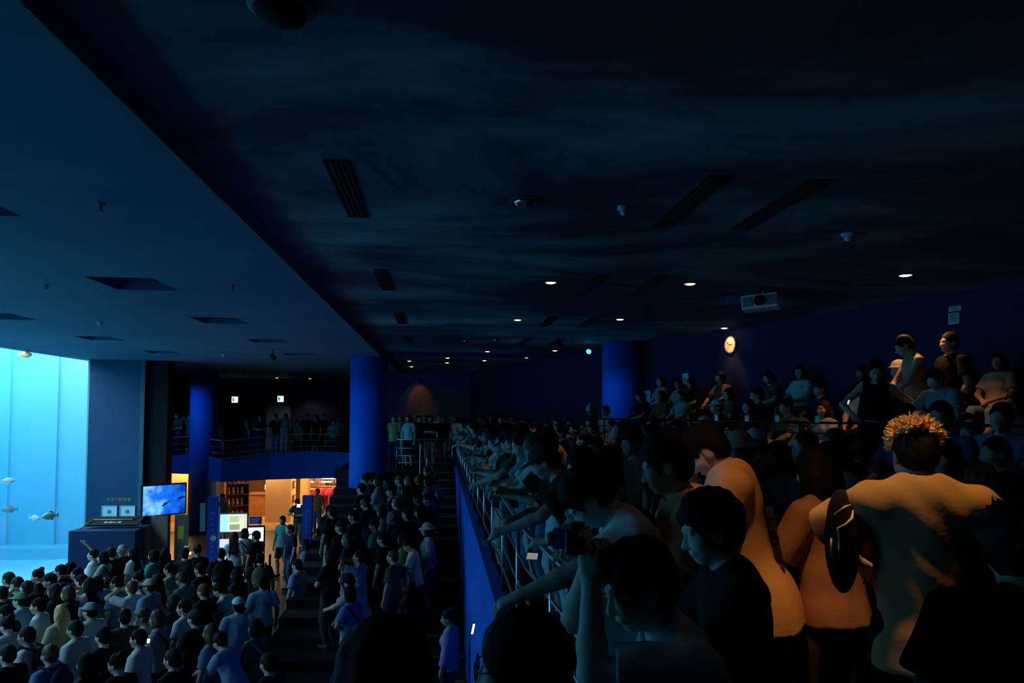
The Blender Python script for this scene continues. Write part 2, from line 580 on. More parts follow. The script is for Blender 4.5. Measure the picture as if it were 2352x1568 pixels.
# ---- projector on its ceiling pole
t = empty('projector', (4.40, 9.53, 6.20), math.radians(-30))
t.scale = (1.12, 1.0, 1.12)
tag(t, 'white projector with dark round lens hanging from the ceiling on a pole', 'projector')
R5 = Matrix.Rotation(math.radians(-4), 4, 'Y')
M_projw = mat('projector_white', (0.78, 0.80, 0.80), 0.45, 0.05, 8)
b = MB().box(-0.215, 0.215, -0.02, 0.36, -0.095, 0.085, R5).build('body', M_projw, t, bevel=0.015)
for sx in (-0.142, 0.142):
    g = MB().box(sx-0.06, sx+0.06, -0.028, -0.018, -0.062, 0.055, R5).build('grille', M_grey, t)
    for k in range(5):
        MB().box(sx-0.055, sx+0.055, -0.034, -0.028, -0.054+k*0.022, -0.046+k*0.022, R5).build('slat', mat('grille_slat', (0.45, 0.50, 0.52), 0.5), g)
LM = R5 @ Matrix.Rotation(PI/2, 4, 'X')
MB().lathe((0, 0, 0), [(0.066, 0.018), (0.066, 0.06), (0.055, 0.06), (0.05, 0.03), (0.01, 0.028)], 28, LM).build('lens', M_black, t)
MB().tube([(0.04, 0.15, 0.08), (0.04, 0.15, 0.16)], 0.02, 10).build('pole', M_grey, t)
MB().box(-0.03, 0.11, 0.08, 0.22, 0.148, 0.16).build('mounting_plate', M_grey, t)
t = empty('hanging_sign', (4.07, 9.73, 6.21), 0.1)
tag(t, 'small bright blue sign hanging left of the white projector', 'sign')
MB().box(-0.055, 0.055, -0.01, 0.01, -0.03, 0.02).build('panel', mat('sign_blue', (0.02, 0.12, 0.75), 0.5), t)
MB().tube([(0, 0, 0.02), (0, 0, 0.15)], 0.006, 6).build('hanger', M_grey, t)

# ---- small stage spotlight by the round column
t = empty('blue_spotlight', (3.64, 17.5, 6.12))
tag(t, 'small glowing blue spotlight hanging left of the round blue column', 'spotlight')
SM = Matrix.Rotation(math.radians(70), 4, 'X')
MB().lathe((0, 0, 0), [(0.06, -0.10), (0.075, 0.10), (0.07, 0.11)], 18, SM).build('housing', M_black, t)
MB().lathe((0, 0, 0), [(0.068, 0.108), (0.04, 0.122), (0.005, 0.126)], 18, SM).build('lens', mat('blue_lamp_glow', (0.1, 0.4, 1), 0.4, emit=(0.03, 0.35, 1.0), estr=5.0), t)
MB().tube([(0, 0, 0.02), (0, 0, 0.25)], 0.012, 8).build('bracket', M_black, t)

# ---- things on the right wall
wrz = math.atan2(wd.y, wd.x) + PI          # local +x runs along the wall towards the viewer


def on_wall(y, z, off=0.012):
    p = wall_pt(y, off)
    return (p.x, p.y, z)


# a frame whose local -Y points into the room
WRZ = math.atan2(wn.y, wn.x) + PI/2
t = empty('wall_clock', on_wall(13.94, 6.03, 0.0), WRZ)
tag(t, 'round white wall clock lit warm orange on the navy wall', 'clock')
CM = Matrix.Rotation(PI/2, 4, 'X')
MB().lathe((0, 0, 0), [(0.175, 0), (0.175, 0.035), (0.16, 0.04), (0.155, 0.03)], 40, CM).build('rim', M_grey, t)
MB().lathe((0, 0, 0), [(0.156, 0.02), (0.156, 0.031), (0.001, 0.031)], 40, CM).build('dial', mat('clock_dial', (0.85, 0.82, 0.75), 0.5, 0.03), t)
for k in range(12):
    a = k*PI/6
    MB().box(-0.004, 0.004, -0.036, -0.031, 0.125, 0.148, Matrix.Rotation(a, 4, 'Y')).build('hour_mark', M_ink, t)
MB().box(-0.005, 0.005, -0.039, -0.035, -0.02, 0.075, Matrix.Rotation(math.radians(80), 4, 'Y')).build('hour_hand', M_ink, t)
MB().box(-0.004, 0.004, -0.042, -0.038, -0.02, 0.115, Matrix.Rotation(math.radians(-60), 4, 'Y')).build('minute_hand', M_ink, t)


def notice(y, z, w_, h_, label, drawing):
    t = empty('notice', on_wall(y, z, 0.0), WRZ)
    tag(t, label, 'notice')
    MB().box(-w_/2, w_/2, -0.006, 0, -h_/2, h_/2).build('sheet', M_paper, t)
    g = MB()
    if drawing == 'ring':
        n = 24
        for k in range(n):
            if 3 < k < 7:
                continue
            a = 2*PI*k/n
            g.box(-0.012, 0.012, -0.009, -0.006, w_*0.27, w_*0.34, Matrix.Rotation(a, 4, 'Y'))
        g.box(-0.008, 0.008, -0.009, -0.006, -w_*0.36, w_*0.36, Matrix.Rotation(0.78, 4, 'Y'))
    elif drawing == 'lines':
        for k in range(4):
            g.box(-w_*0.35, w_*(0.35-0.1*(k % 2)), -0.009, -0.006, h_*(0.3-0.18*k), h_*(0.36-0.18*k))
    else:
        g.box(-w_*0.3, w_*0.1, -0.009, -0.006, -0.02, 0.02, Matrix.Rotation(-0.7, 4, 'Y'))
        g.box(-w_*0.3, w_*0.3, -0.009, -0.006, -h_*0.4, -h_*0.33)
    g.build('print', M_ink, t)
    return t


notice(16.87, 5.03, 0.27, 0.32, 'white notice with a ring drawing on the wall right of the blue column', 'ring')
notice(15.4, 5.41, 0.20, 0.24, 'white notice on the wall between the blue column and the clock', 'mark')
notice(9.41, 5.99, 0.16, 0.16, 'lower white notice of two high on the right wall', 'lines')
notice(9.39, 6.13, 0.18, 0.07, 'small upper white notice of two high on the right wall', 'lines')

# ---- mural: a big fish painted on panels fixed to the rear wall
M_mural = mat('mural_brown_grey', (0.11, 0.085, 0.075), 0.8, 0.35, 1.6)
M_mural2 = mat('mural_blue_field', (0.012, 0.04, 0.15), 0.8, 0.3, 0.9)
mu = empty('wall_mural_painting', (0, 29.4, 0))
tag(mu, 'wide wall painting of a large brown fish on a blue field, rear wall', 'mural')
MB().box(-2.1, 5.75, -0.03, 0, 3.4, 6.28).build('field', M_mural2, mu)
out = [(-1.45, 3.6), (-1.42, 4.5), (-1.25, 5.35), (-0.95, 5.72), (-0.4, 5.78), (0.2, 5.72), (0.7, 5.58), (1.35, 5.3), (1.8, 5.5), (2.2, 5.6), (2.25, 5.05), (2.8, 4.9), (3.2, 4.72), (3.3, 4.95), (3.6, 4.6), (4.1, 4.7), (4.7, 5.35), (5.45, 6.0), (5.0, 5.2), (4.35, 4.35), (3.6, 4.15), (2.6, 3.9), (1.2, 3.6)]
i0 = MB()
n = len(out)
i0.v = [(x, -0.055, z) for x, z in out] + [(x, -0.025, z) for x, z in out]
i0.f = [tuple(reversed(range(n)))] + [(k, (k+1) % n, n+(k+1) % n, n+k) for k in range(n)]
i0.build('painted_fish', M_mural, mu)
MB().tube([(4.35, -0.06, 4.55), (5.45, -0.06, 6.0)], 0.03, 6).build('tail_edge', mat('mural_pale', (0.12, 0.16, 0.2), 0.8), mu)

# ---- rear walls of the side balcony: doors and lit exit signs
M_exit = mat('exit_sign_glow', (0.8, 1, 0.85), 0.5, emit=(0.75, 1.0, 0.72), estr=3.0)
M_exitgreen = mat('exit_sign_green', (0.05, 0.5, 0.2), 0.5, emit=(0.05, 0.55, 0.2), estr=0.8)
for x, z, lab in ((-9.58, 5.20, 'green and white lit exit sign over the brown door'), (-7.49, 5.25, 'green and white lit exit sign over the pale grey door')):
    t = empty('exit_sign', (x, 34.9, z))
    tag(t, lab, 'exit sign', 'lit exit signs over the balcony doors')
    MB().box(-0.15, 0.15, -0.04, 0.1, -0.15, 0.15).build('case', M_grey, t)
    MB().box(-0.135, 0.135, -0.05, -0.04, -0.135, 0.135).build('lit_face', M_exit, t)
    g = MB()
    g.box(-0.11, -0.02, -0.055, -0.05, -0.09, 0.10)
    g.tube([(0.05, -0.055, 0.05), (0.02, -0.055, -0.02), (0.06, -0.055, -0.09)], 0.012, 6)
    g.tube([(0.02, -0.055, -0.02), (-0.01, -0.055, -0.08)], 0.012, 6)
    g.lathe((0.06, -0.055, 0.085), [(0.001, -0.02), (0.018, 0), (0.001, 0.02)], 8)
    g.build('running_figure', M_exitgreen, t)
M_doorgrey = mat('door_pale_grey', (0.22, 0.24, 0.25), 0.6, 0.1, 3)
M_doorbrown = mat('door_brown', (0.12, 0.05, 0.02), 0.6, 0.2, 3)
for nm, x0, x1, mm in (('door_1', -8.15, -7.03, M_doorgrey), ('door_2', -10.07, -9.15, M_doorbrown)):
    d_ = structure(MB().box(x0, x1, 34.93, 35.02, ZW, 5.02).build(nm, mm))
    fr_ = MB()
    fr_.box(x0-0.07, x0, 34.9, 35.0, ZW, 5.09)
    fr_.box(x1, x1+0.07, 34.9, 35.0, ZW, 5.09)
    fr_.box(x0, x1, 34.9, 35.0, 5.02, 5.09)
    fr_.build('door_frame', M_bluedark, d_)
    MB().tube([(x0+0.1, 34.93, 3.85), (x0+0.1, 34.86, 3.85), (x0+0.22, 34.86, 3.85)], 0.012, 6).build('door_handle', M_steel, d_)

# ---- balcony slab with its wavy blue fascia
fx = [-12.6, -11.3, -10.4, -9.45, -8.8, -8.15, -7.35, -6.5, -5.2, -4.15, -3.2]
fy = [27.9, 28.0, 28.15, 28.6, 28.3, 28.0, 28.3, 28.6, 28.8, 28.8, 28.7]
ft = [2.95, 2.95, 2.95, 3.0, 2.92, 2.84, 2.92, 3.03, 3.11, 3.08, 3.03]
fb = [2.36, 2.34, 2.32, 2.23, 2.06, 1.98, 2.0, 2.02, 2.04, 2.06, 2.06]
g = MB()
for k in range(len(fx)):
    g.v += [(fx[k], fy[k], fb[k]), (fx[k], fy[k], ft[k]), (fx[k], fy[k]+0.15, ft[k]), (fx[k], fy[k]+0.15, fb[k])]
for k in range(len(fx)-1):
    a, b = 4*k, 4*k+4
    for q in range(4):
        r_ = (q+1) % 4
        g.f.append((a+q, b+q, b+r_, a+r_)[::-1])
fas = structure(g.build('balcony_fascia', M_blue))
g = MB()
g.tube([(fx[k], fy[k]-0.01, ft[k]+0.01) for k in range(3, 8)], 0.02, 6)
g.build('edge_strip', mat('grey_edge', (0.25, 0.25, 0.27), 0.5), fas)
pl = [(x, y+0.1) for x, y in zip(fx, fy)] + [(-3.2, 35.1), (-12.6, 35.1)]
structure(MB().prism(pl, 2.55, ZW).build('floor_balcony', M_carpet))


def railing(pts, zb, h, label, group=None, posts=1.4, bars=(0.72, 0.48, 0.25), cat='railing', r=0.018, m_=None):
    m_ = m_ or M_steel
    """pts plan polyline at height zb (scalar or list)"""
    zz = zb if isinstance(zb, (list, tuple)) else [zb]*len(pts)
    P3 = [Vector((p[0], p[1], z)) for p, z in zip(pts, zz)]
    t = empty('railing', P3[0])
    o0 = P3[0]
    tag(t, label, cat, group)
    Q = [p-o0 for p in P3]
    up = Vector((0, 0, h))
    MB().tube([q+up for q in Q], r, 10).build('handrail', m_, t, smooth=True)
    for f in bars:
        MB().tube([q+up*f for q in Q], r*0.55, 8).build('rail_bar', m_, t, smooth=True)
    L = [0]
    for k in range(len(Q)-1):
        L.append(L[-1]+(Q[k+1]-Q[k]).length)
    n_ = max(1, round(L[-1]/posts))
    for k in range(n_+1):
        s = L[-1]*k/n_
        j = max(i for i in range(len(L)-1) if L[i] <= s+1e-6)
        f = (s-L[j])/max(1e-6, L[j+1]-L[j])
        p = Q[j].lerp(Q[j+1], f)
        MB().tube([p, p+up], r*0.9, 8).build('post', m_, t, smooth=True)
    return t


railing([(x, y+0.07) for x, y in zip(fx[2:], fy[2:])], [z for z in ft[2:]], 0.68, 'steel tube railing on top of the wavy blue balcony fascia', posts=1.3, bars=(0.62, 0.3))
railing([(-1.3, 22.45), (0.4, 22.45)], ZW, 0.95, 'short steel railing across the head of the terrace steps', posts=0.85)
railing([(0.72, 22.5), (2.6, 23.0), (4.2, 23.6)], ZW, 0.95, 'steel railing of the rear walkway in front of the mural', posts=0.95)
railing([(0.545, 22.3), (0.56, 12.0), (0.58, 7.0), (0.56, 4.6), (0.62, 3.4), (0.72, 2.4), (0.95, 1.2)], [3.02]*5+[2.85, 2.85], 0.83, 'long steel railing on the blue parapet that the crowd leans over', posts=1.3)
# stair handrails on the terrace
t = empty('stair_handrail', (-0.42, 16.4, 0))
tag(t, 'steel stair handrail with a bright tip beside the terrace aisle', 'handrail')
MB().tube([(-0.2, 5.2, 3.80), (-0.16, 4.9, 3.78), (0.3, 2.4, 3.05), (0.34, 2.2, 2.95), (0.34, 2.2, 2.75)], 0.02, 8).build('handrail', M_steel, t, smooth=True)
for k in (0.05, 0.5, 0.95):
    y = 4.9 + (2.4-4.9)*k
    MB().tube([(-0.16+0.46*k, y, 3.78-0.73*k), (-0.16+0.46*k, y, 2.75-0.62*k)], 0.016, 8).build('post', M_steel, t)

# blue lamps that wash the columns
for x, y, z, tx, ty, tz, en, lab in ((-10.4, 26.2, 6.0, -9.0, 28.6, 3.4, 170, 'small blue spotlight under the low ceiling washing the far blue column'), (-4.2, 18.6, 6.0, -2.0, 20.9, 3.2, 60, 'small blue spotlight under the low ceiling washing the front blue column'), (2.6, 15.6, 6.18, 4.4, 17.2, 3.7, 45, 'small blue spotlight under the upper ceiling washing the round column before the right wall')):
    t = empty('blue_spotlight', (x, y, z))
    tag(t, lab, 'spotlight')
    q_ = (Vector((tx, ty, tz))-Vector((x, y, z))).to_track_quat('Z', 'Y').to_matrix().to_4x4()
    MB().lathe((0, 0, 0), [(0.05, -0.08), (0.06, 0.06), (0.055, 0.07)], 16, q_).build('housing', M_black, t)
    MB().lathe((0, 0, 0), [(0.05, 0.066), (0.03, 0.075), (0.004, 0.078)], 16, q_).build('lens', mat('blue_lamp_glow', (0.1, 0.4, 1), 0.4), t)
    MB().tube([(0, 0, 0), (0, 0, (ZLOW if x < XE else ZUP)-z)], 0.012, 8).build('bracket', M_black, t)
    light('blue_beam', 'SPOT', (x, y, z-0.12), en, (0.0, 0.36, 1.0), 0.05, target=(tx, ty, tz), spot=75, blend=0.7)
# ------------------------------------------------------------------ shop under the balcony
M_shopwall = mat('shop_wall_tan', (0.52, 0.36, 0.20), 0.7, 0.12, 1.2)
M_shopwall2 = mat('shop_wall_ochre', (0.40, 0.22, 0.09), 0.7, 0.15, 1.2)
M_wood = mat('shop_wood', (0.28, 0.11, 0.04), 0.5, 0.3, 6)
M_shopfloor = mat('shop_floor', (0.34, 0.22, 0.10), 0.22, 0.2, 2.0)
structure(MB().box(-12.6, -3.3, 28.9, 37.9, 0.0, 0.012).build('floor_shop', M_shopfloor))
structure(MB().box(-12.6, -3.3, 37.4, 37.6, 0, 2.6).build('wall_shop_rear', M_shopwall2))
structure(MB().box(-3.45, -3.3, 28.8, 37.4, 0, 2.6).build('wall_shop_right', M_shopwall))
structure(MB().box(-12.6, -12.4, 28.8, 37.4, 0, 2.6).build('wall_shop_left', M_shopwall))
structure(MB().box(-4.0, -3.1, 28.7, 28.9, 0, 2.5).build('wall_shopfront', M_blue))
structure(MB().box(-9.45, -8.5, 28.65, 29.1, 0, 2.5).build('wall_shopfront', M_blue))
structure(MB().box(-7.25, -6.2, 31.2, 32.2, 0, 2.55).build('wall_pillar_tan', M_shopwall))
structure(MB().box(-6.2, -5.95, 33.2, 36, 0, 2.55).build('wall_corridor', M_shopwall))
structure(MB().box(-12.3, -9.9, 31.5, 31.7, 0, 2.55).build('wall_panel', M_shopwall))
# signs standing out of the tan pillar
for k, z in enumerate((2.15, 1.55, 0.95)):
    t = empty('wall_plaque', (-6.16, 31.5, z))
    tag(t, 'small brown plaque on the tan shop pillar, %s of three' % ('top', 'middle', 'lowest')[k], 'plaque', 'plaques on the tan pillar')
    MB().box(-0.04, 0.06, -0.10, 0.10, -0.16, 0.16).build('board', M_wood, t)
    MB().box(0.06, 0.065, -0.07, 0.07, -0.10, 0.10).build('print', M_paper, t)

goods_cols = [mat('goods_%s' % n, c, 0.6, 0.2, 10) for n, c in (('cream', (0.7, 0.6, 0.4)), ('orange', (0.8, 0.35, 0.08)), ('sky', (0.15, 0.45, 0.85)), ('white', (0.75, 0.75, 0.72)), ('yellow', (0.8, 0.6, 0.1)))]


def shelf(x, y, rz, wdt, label, spot):
    t = empty('shop_shelf', (x, y, 0.012), rz)
    tag(t, label, 'shelf')
    for sx in (-wdt/2, wdt/2-0.03):
        MB().box(sx, sx+0.03, -0.18, 0.18, 0, 2.0).build('side_panel', M_wood, t)
    MB().box(-wdt/2, wdt/2, 0.15, 0.18, 0, 2.0).build('back_panel', M_wood, t)
    hs = (0.35, 0.85, 1.3, 1.72)
    for h in hs:
        MB().box(-wdt/2+0.03, wdt/2-0.03, -0.18, 0.15, h-0.03, h).build('shelf_board', M_wood, t)
    Mx = Matrix.Translation((x, y, 0.012)) @ Matrix.Rotation(rz, 4, 'Z')
    k = 0
    for hi, h in enumerate(hs):
        n_ = int((wdt-0.14)/0.17)
        for q in range(n_):
            xx = -wdt/2+0.13+q*0.17
            p = Mx @ Vector((xx, -0.03, h+0.001))
            o = MB().lathe((0, 0, 0), [(0.04, 0), (0.062, 0.03), (0.06, 0.11), (0.03, 0.17), (0.045, 0.20), (0.04, 0.25), (0.01, 0.28)], 12).build('plush_toy', goods_cols[(k*3+hi) % 5], None, smooth=True)
            o.location = p
            tag(o, 'small %s toy, %s along the %s board of the %s' % (('cream', 'orange', 'sky blue', 'white', 'yellow')[(k*3+hi) % 5], ('first', 'second', 'third', 'fourth', 'fifth', 'sixth')[q], ('lowest', 'second', 'third', 'top')[hi], spot), 'toy', 'toys on the shop shelves')
            k += 1


shelf(-8.15, 30.2, 0.5, 0.9, 'wooden shop shelf of toys just inside the left of the opening', 'left shop shelf')
shelf(-4.55, 34.6, 0.0, 1.1, 'wooden shop shelf of toys deep inside, right of the passage', 'right shop shelf')
# counter
t = empty('shop_counter', (-7.75, 33.3, 0.012))
tag(t, 'brown wooden shop counter with a dark screen on it', 'counter')
MB().box(-0.6, 0.45, -0.4, 0.4, 0, 0.95).build('body', M_wood, t)
MB().box(-0.65, 0.5, -0.45, 0.45, 0.95, 1.0).build('worktop', mat('counter_top', (0.2, 0.1, 0.05), 0.4), t)
t = empty('till_screen', (-7.55, 33.1, 1.013))
tag(t, 'small till screen with a pale blue picture on the shop counter', 'screen')
MB().box(-0.03, 0.03, -0.03, 0.03, 0, 0.12).build('stand', M_black, t)
MB().box(-0.2, 0.2, -0.02, 0.02, 0.12, 0.42).build('case', M_black, t)
MB().box(-0.17, 0.17, -0.024, -0.02, 0.15, 0.39).build('lit_face', mat('till_glow', (0.4, 0.7, 0.9), 0.4, emit=(0.3, 0.6, 0.8), estr=0.5), t)
# stacked crates
for k in range(3):
    t = empty('grey_crate', (-5.15, 31.2, 0.013+k*0.46))
    tag(t, 'pale grey crate by the shop passage, %s of its stack' % ('lowest', 'middle', 'topmost')[k], 'crate', 'stacked crates')
    MB().box(-0.24, 0.24, -0.2, 0.2, 0, 0.42).build('body', mat('crate_grey', (0.42, 0.34, 0.27), 0.6), t, bevel=0.02)
    MB().box(-0.26, 0.26, -0.22, 0.22, 0.42, 0.455).build('lid', mat('crate_lid', (0.36, 0.29, 0.23), 0.6), t)
t = empty('notice_board', (-5.2, 31.9, 1.5))
tag(t, 'square brown board standing behind the grey crates', 'board')
MB().box(-0.32, 0.3, -0.03, 0.03, -0.1, 0.55).build('board', M_wood, t)
MB().box(-0.03, 0.03, 0.03, 0.08, -1.487, 0.4).build('post', M_grey, t)
# hanging black speaker box
t = empty('hanging_speaker', (-4.95, 30.2, 1.98), 0.4)
tag(t, 'small dark speaker box hanging under the shop ceiling', 'speaker')
MB().box(-0.15, 0.15, -0.12, 0.12, -0.2, 0.18, Matrix.Rotation(0.3, 4, 'X')).build('case', M_grey, t, bevel=0.015)
MB().tube([(0, 0, 0.15), (0, 0, 0.52)], 0.015, 8).build('bracket', M_black, t)
# rack of red shirts
M_red = mat('red_shirt_cloth', (0.75, 0.03, 0.06), 0.8, 0.3, 8)
M_pink = mat('pink_shirt_cloth', (0.85, 0.12, 0.22), 0.8, 0.3, 8)
t = empty('clothes_rack', (-4.35, 29.9, 0.012))
tag(t, 'steel clothes rack holding red shirts at the right of the shop', 'clothes rack')
MB().tube([(-0.62, 0, 0), (-0.62, 0, 1.62)], 0.015, 8).build('post', M_steel, t)
MB().tube([(0.55, 0, 0), (0.55, 0, 1.62)], 0.015, 8).build('post', M_steel, t)
MB().tube([(-0.64, 0, 1.62), (0.57, 0, 1.62)], 0.013, 8).build('rail', M_steel, t)
for k in range(6):
    x = -0.48+k*0.18
    o = empty('hanging_shirt', (-4.35+x, 29.9, 1.622), 0.5)
    tag(o, '%s shirt on the clothes rack, %s from its left end' % (('red', 'pink')[k % 2], ('first', 'second', 'third', 'fourth', 'fifth', 'sixth')[k]), 'shirt', 'shirts on the shop rack')
    g = MB()
    prof = [(-0.09, -0.06), (-0.24, -0.12), (-0.33, -0.32), (-0.24, -0.36), (-0.20, -0.26), (-0.21, -0.78), (0.21, -0.78), (0.20, -0.26), (0.24, -0.36), (0.33, -0.32), (0.24, -0.12), (0.09, -0.06)]
    n = len(prof)
    g.v = [(a, -0.035, b) for a, b in prof]+[(a, 0.035, b) for a, b in prof]
    g.f = [tuple(range(n)), tuple(range(2*n-1, n-1, -1))]+[(k2, n+k2, n+(k2+1) % n, (k2+1) % n) for k2 in range(n)]
    g.build('cloth', (M_red, M_pink)[k % 2], o)
    MB().tube([(0, 0, 0.0), (0.02, 0, 0.012), (0, 0, -0.055)], 0.005, 6).build('hook', M_steel, o)
# lit bluish display over the right part and the warm strip under it
t = empty('lit_display', (-4.6, 30.9, 2.02))
tag(t, 'bluish white lit display case hanging above the shop shelves', 'display')
MB().box(-0.42, 0.32, -0.06, 0.1, -0.22, 0.30).build('case', M_grey, t)
MB().tube([(0.0, 0.02, 0.30), (0.0, 0.02, 0.53)], 0.012, 6).build('hanger', M_black, t)
MB().box(-0.38, 0.28, -0.066, -0.06, -0.18, 0.26).build('lit_face', mat('display_glow', (0.6, 0.8, 1), 0.4, vary=0.6, scale=5, emit=(0.45, 0.70, 1.0), estr=0.9), t)
t = empty('lit_strip', (-4.85, 31.1, 1.70))
tag(t, 'glowing warm strip lamp under the bluish display', 'lamp')
MB().box(-0.55, 0.35, -0.05, 0.05, -0.03, 0.03).build('housing', M_grey, t)
MB().box(-0.53, 0.33, -0.058, -0.05, -0.025, 0.025).build('diffuser', M_warm, t)
MB().tube([(0.0, 0, 0.03), (0, 0, 0.82)], 0.012, 6).build('hanger', M_black, t)
# wall pictures in the left opening
t = empty('lit_board', (-10.1, 31.48, 2.05))
tag(t, 'white lit board on the tan wall behind the large television', 'lit board')
MB().box(-0.22, 0.22, -0.05, 0, -0.3, 0.45).build('case', M_grey, t)
MB().box(-0.2, 0.2, -0.056, -0.05, -0.27, 0.42).build('lit_face', mat('board_glow', (0.9, 0.95, 0.8), 0.4, emit=(0.85, 0.95, 0.65), estr=0.9), t)

# ------------------------------------------------------------------ standing fittings before the shop
M_frameblack = mat('tv_bezel', (0.006, 0.006, 0.007), 0.35, 0.1, 10)
# dark tower with the television
t = structure(MB().box(-9.06, -8.46, 23.4, 23.9, 0.0, ZLOW).build('column_tower', M_black))
TVM = Matrix.Identity(4)
tvx = Vector((0.745, 0.667, 0))
t = empty('television', (-8.42, 23.2, 1.90), math.atan2(0.74, 0.80))
t.scale = (1.06, 1.0, 1.06)
tag(t, 'large wall television showing blue water with dark fish shapes', 'television')
MB().box(-0.64, 0.64, -0.03, 0.05, -0.46, 0.46).build('bezel', M_frameblack, t, bevel=0.008)


def tv_material():
    m = bpy.data.materials.new('tv_picture')
    m.use_nodes = True
    nt = m.node_tree
    b = nt.nodes['Principled BSDF']
    tc = nt.nodes.new('ShaderNodeTexCoord')
    n = nt.nodes.new('ShaderNodeTexNoise')
    n.inputs['Scale'].default_value = 2.6
    n.inputs['Detail'].default_value = 4
    nt.links.new(tc.outputs['Object'], n.inputs['Vector'])
    sx = nt.nodes.new('ShaderNodeSeparateXYZ')
    nt.links.new(tc.outputs['Object'], sx.inputs[0])
    ma = nt.nodes.new('ShaderNodeMath')
    ma.operation = 'MULTIPLY_ADD'
    ma.inputs[1].default_value = -0.35
    nt.links.new(sx.outputs['X'], ma.inputs[0])
    nt.links.new(n.outputs['Fac'], ma.inputs[2])
    r = nt.nodes.new('ShaderNodeValToRGB')
    e = r.color_ramp.elements
    e[0].position = 0.25
    e[0].color = (0.0, 0.03, 0.30, 1)
    e[1].position = 0.85
    e[1].color = (0.35, 0.85, 1.0, 1)
    e2 = e.new(0.52)
    e2.color = (0.01, 0.16, 0.85, 1)
    nt.links.new(ma.outputs[0], r.inputs[0])
    b.inputs['Base Color'].default_value = (0.01, 0.01, 0.01, 1)
    b.inputs['Roughness'].default_value = 0.3
    nt.links.new(r.outputs[0], b.inputs['Emission Color'])
    b.inputs['Emission Strength'].default_value = 1.25
    return m


MB().box(-0.60, 0.60, -0.034, -0.03, -0.42, 0.42).build('picture', tv_material(), t)
M_fishdark = mat('screen_dark_blue', (0.0, 0.01, 0.06), 0.4, emit=(0.0, 0.012, 0.09), estr=0.8)
for cx_, cz_, L_, a_ in ((0.02, -0.12, 0.26, 0.55), (0.5, 0.03, 0.30, 0.3)):
    g = MB()
    p = [(-1, 0), (-0.4, -0.22), (0.4, -0.2), (0.8, -0.05), (1.15, -0.25), (1.05, 0.05), (1.15, 0.3), (0.8, 0.08), (0.2, 0.22), (0.05, 0.42), (-0.1, 0.22), (-0.6, 0.15)]
    i = len(g.v)
    for q, s_ in p:
        xx, zz = q*L_*0.5, s_*L_*0.5
        g.v.append((min(0.598, cx_+xx*math.cos(a_)-zz*math.sin(a_)), -0.036, cz_+xx*math.sin(a_)+zz*math.cos(a_)))
    g.f.append(tuple(range(i, i+len(p))))
    g.build('fish_picture', M_fishdark, t)
MB().box(-0.4, -0.2, 0.05, 0.2, -0.15, 0.15).build('wall_bracket', M_black, t)

# certificates and gold letters on the pier face (its face lies at y = GY1)
M_cert = mat('certificate_paper', (0.62, 0.75, 0.76), 0.6, 0.04, 5)
M_certprint = mat('certificate_print', (0.12, 0.25, 0.38), 0.7, 0.1, 9)
for k, x in enumerate((-10.03, -9.50)):
    t = empty('certificate', (x, GY1, 1.44))
    t.scale = (1.06, 1, 1.06)
    tag(t, 'framed white certificate on the blue pier, %s of two' % ('left-hand', 'right-hand')[k], 'certificate', 'framed certificates on the pier')
    fr_ = MB()
    for a in ((-0.21, 0.21, -0.26, -0.245), (-0.21, 0.21, 0.245, 0.26), (-0.21, -0.195, -0.245, 0.245), (0.195, 0.21, -0.245, 0.245)):
        fr_.box(a[0], a[1], -0.03, 0, a[2], a[3])
    fr_.build('frame', M_white, t)
    MB().box(-0.195, 0.195, -0.018, 0, -0.245, 0.245).build('sheet', M_cert, t)
    MB().lathe((0, 0, 0), [(0.062, 0.018), (0.062, 0.021), (0.001, 0.021)], 20, Matrix.Translation((0, 0, 0.09)) @ CM).build('emblem', M_certprint, t)
    g = MB()
    for q in range(6):
        g.box(-0.08+0.01*(q % 3), 0.08-0.012*(q % 2), -0.021, -0.018, -0.03-q*0.03, -0.02-q*0.03)
    g.build('print', mat('certificate_text', (0.3, 0.45, 0.52), 0.7), t)
t = empty('gold_lettering', (-9.77, GY1, 1.90))
tag(t, 'row of small gold letters above the framed certificates on the pier', 'lettering')
text('letters', 'ギネス認定書', mat('gold_letters', (0.45, 0.42, 0.08), 0.4, 0.1, 9, metal=0.3), t, (0, -0.006, 0), (PI/2, 0, 0), 0.12, 0.004)

# navy display counter with slanted label desk before the pier
t = empty('display_counter', (-8.42, 19.6, 0))
tag(t, 'tall navy display counter standing before the right end of the tank', 'counter')
MB().box(-0.78, 0.80, -0.5, 0.5, 0.62, 1.60).build('body', M_navypanel, t)
MB().box(-0.76, 0.78, -0.47, 0.5, 0.0, 0.62).build('plinth', mat('counter_plinth', (0.03, 0.09, 0.2), 0.5), t)
d_ = MB().box(-0.60, 0.72, -0.12, 0.34, -0.02, 0.02, Matrix.Translation((0, 0, 1.72)) @ Matrix.Rotation(0.35, 4, 'X')).build('label_desk', M_black, t)
text('label_text', '黒潮の海', M_white, d_, (0.05, -0.02, 1.745), (0.35, 0, 0), 0.11, 0.001)
MB().tube([(-0.62, -0.3, 1.62), (-0.45, 0.1, 1.80), (0.5, 0.1, 1.80), (0.75, 0.4, 1.86)], 0.012, 6).build('guard_rail', mat('brass_rail', (0.3, 0.24, 0.12), 0.3, metal=0.8), t)

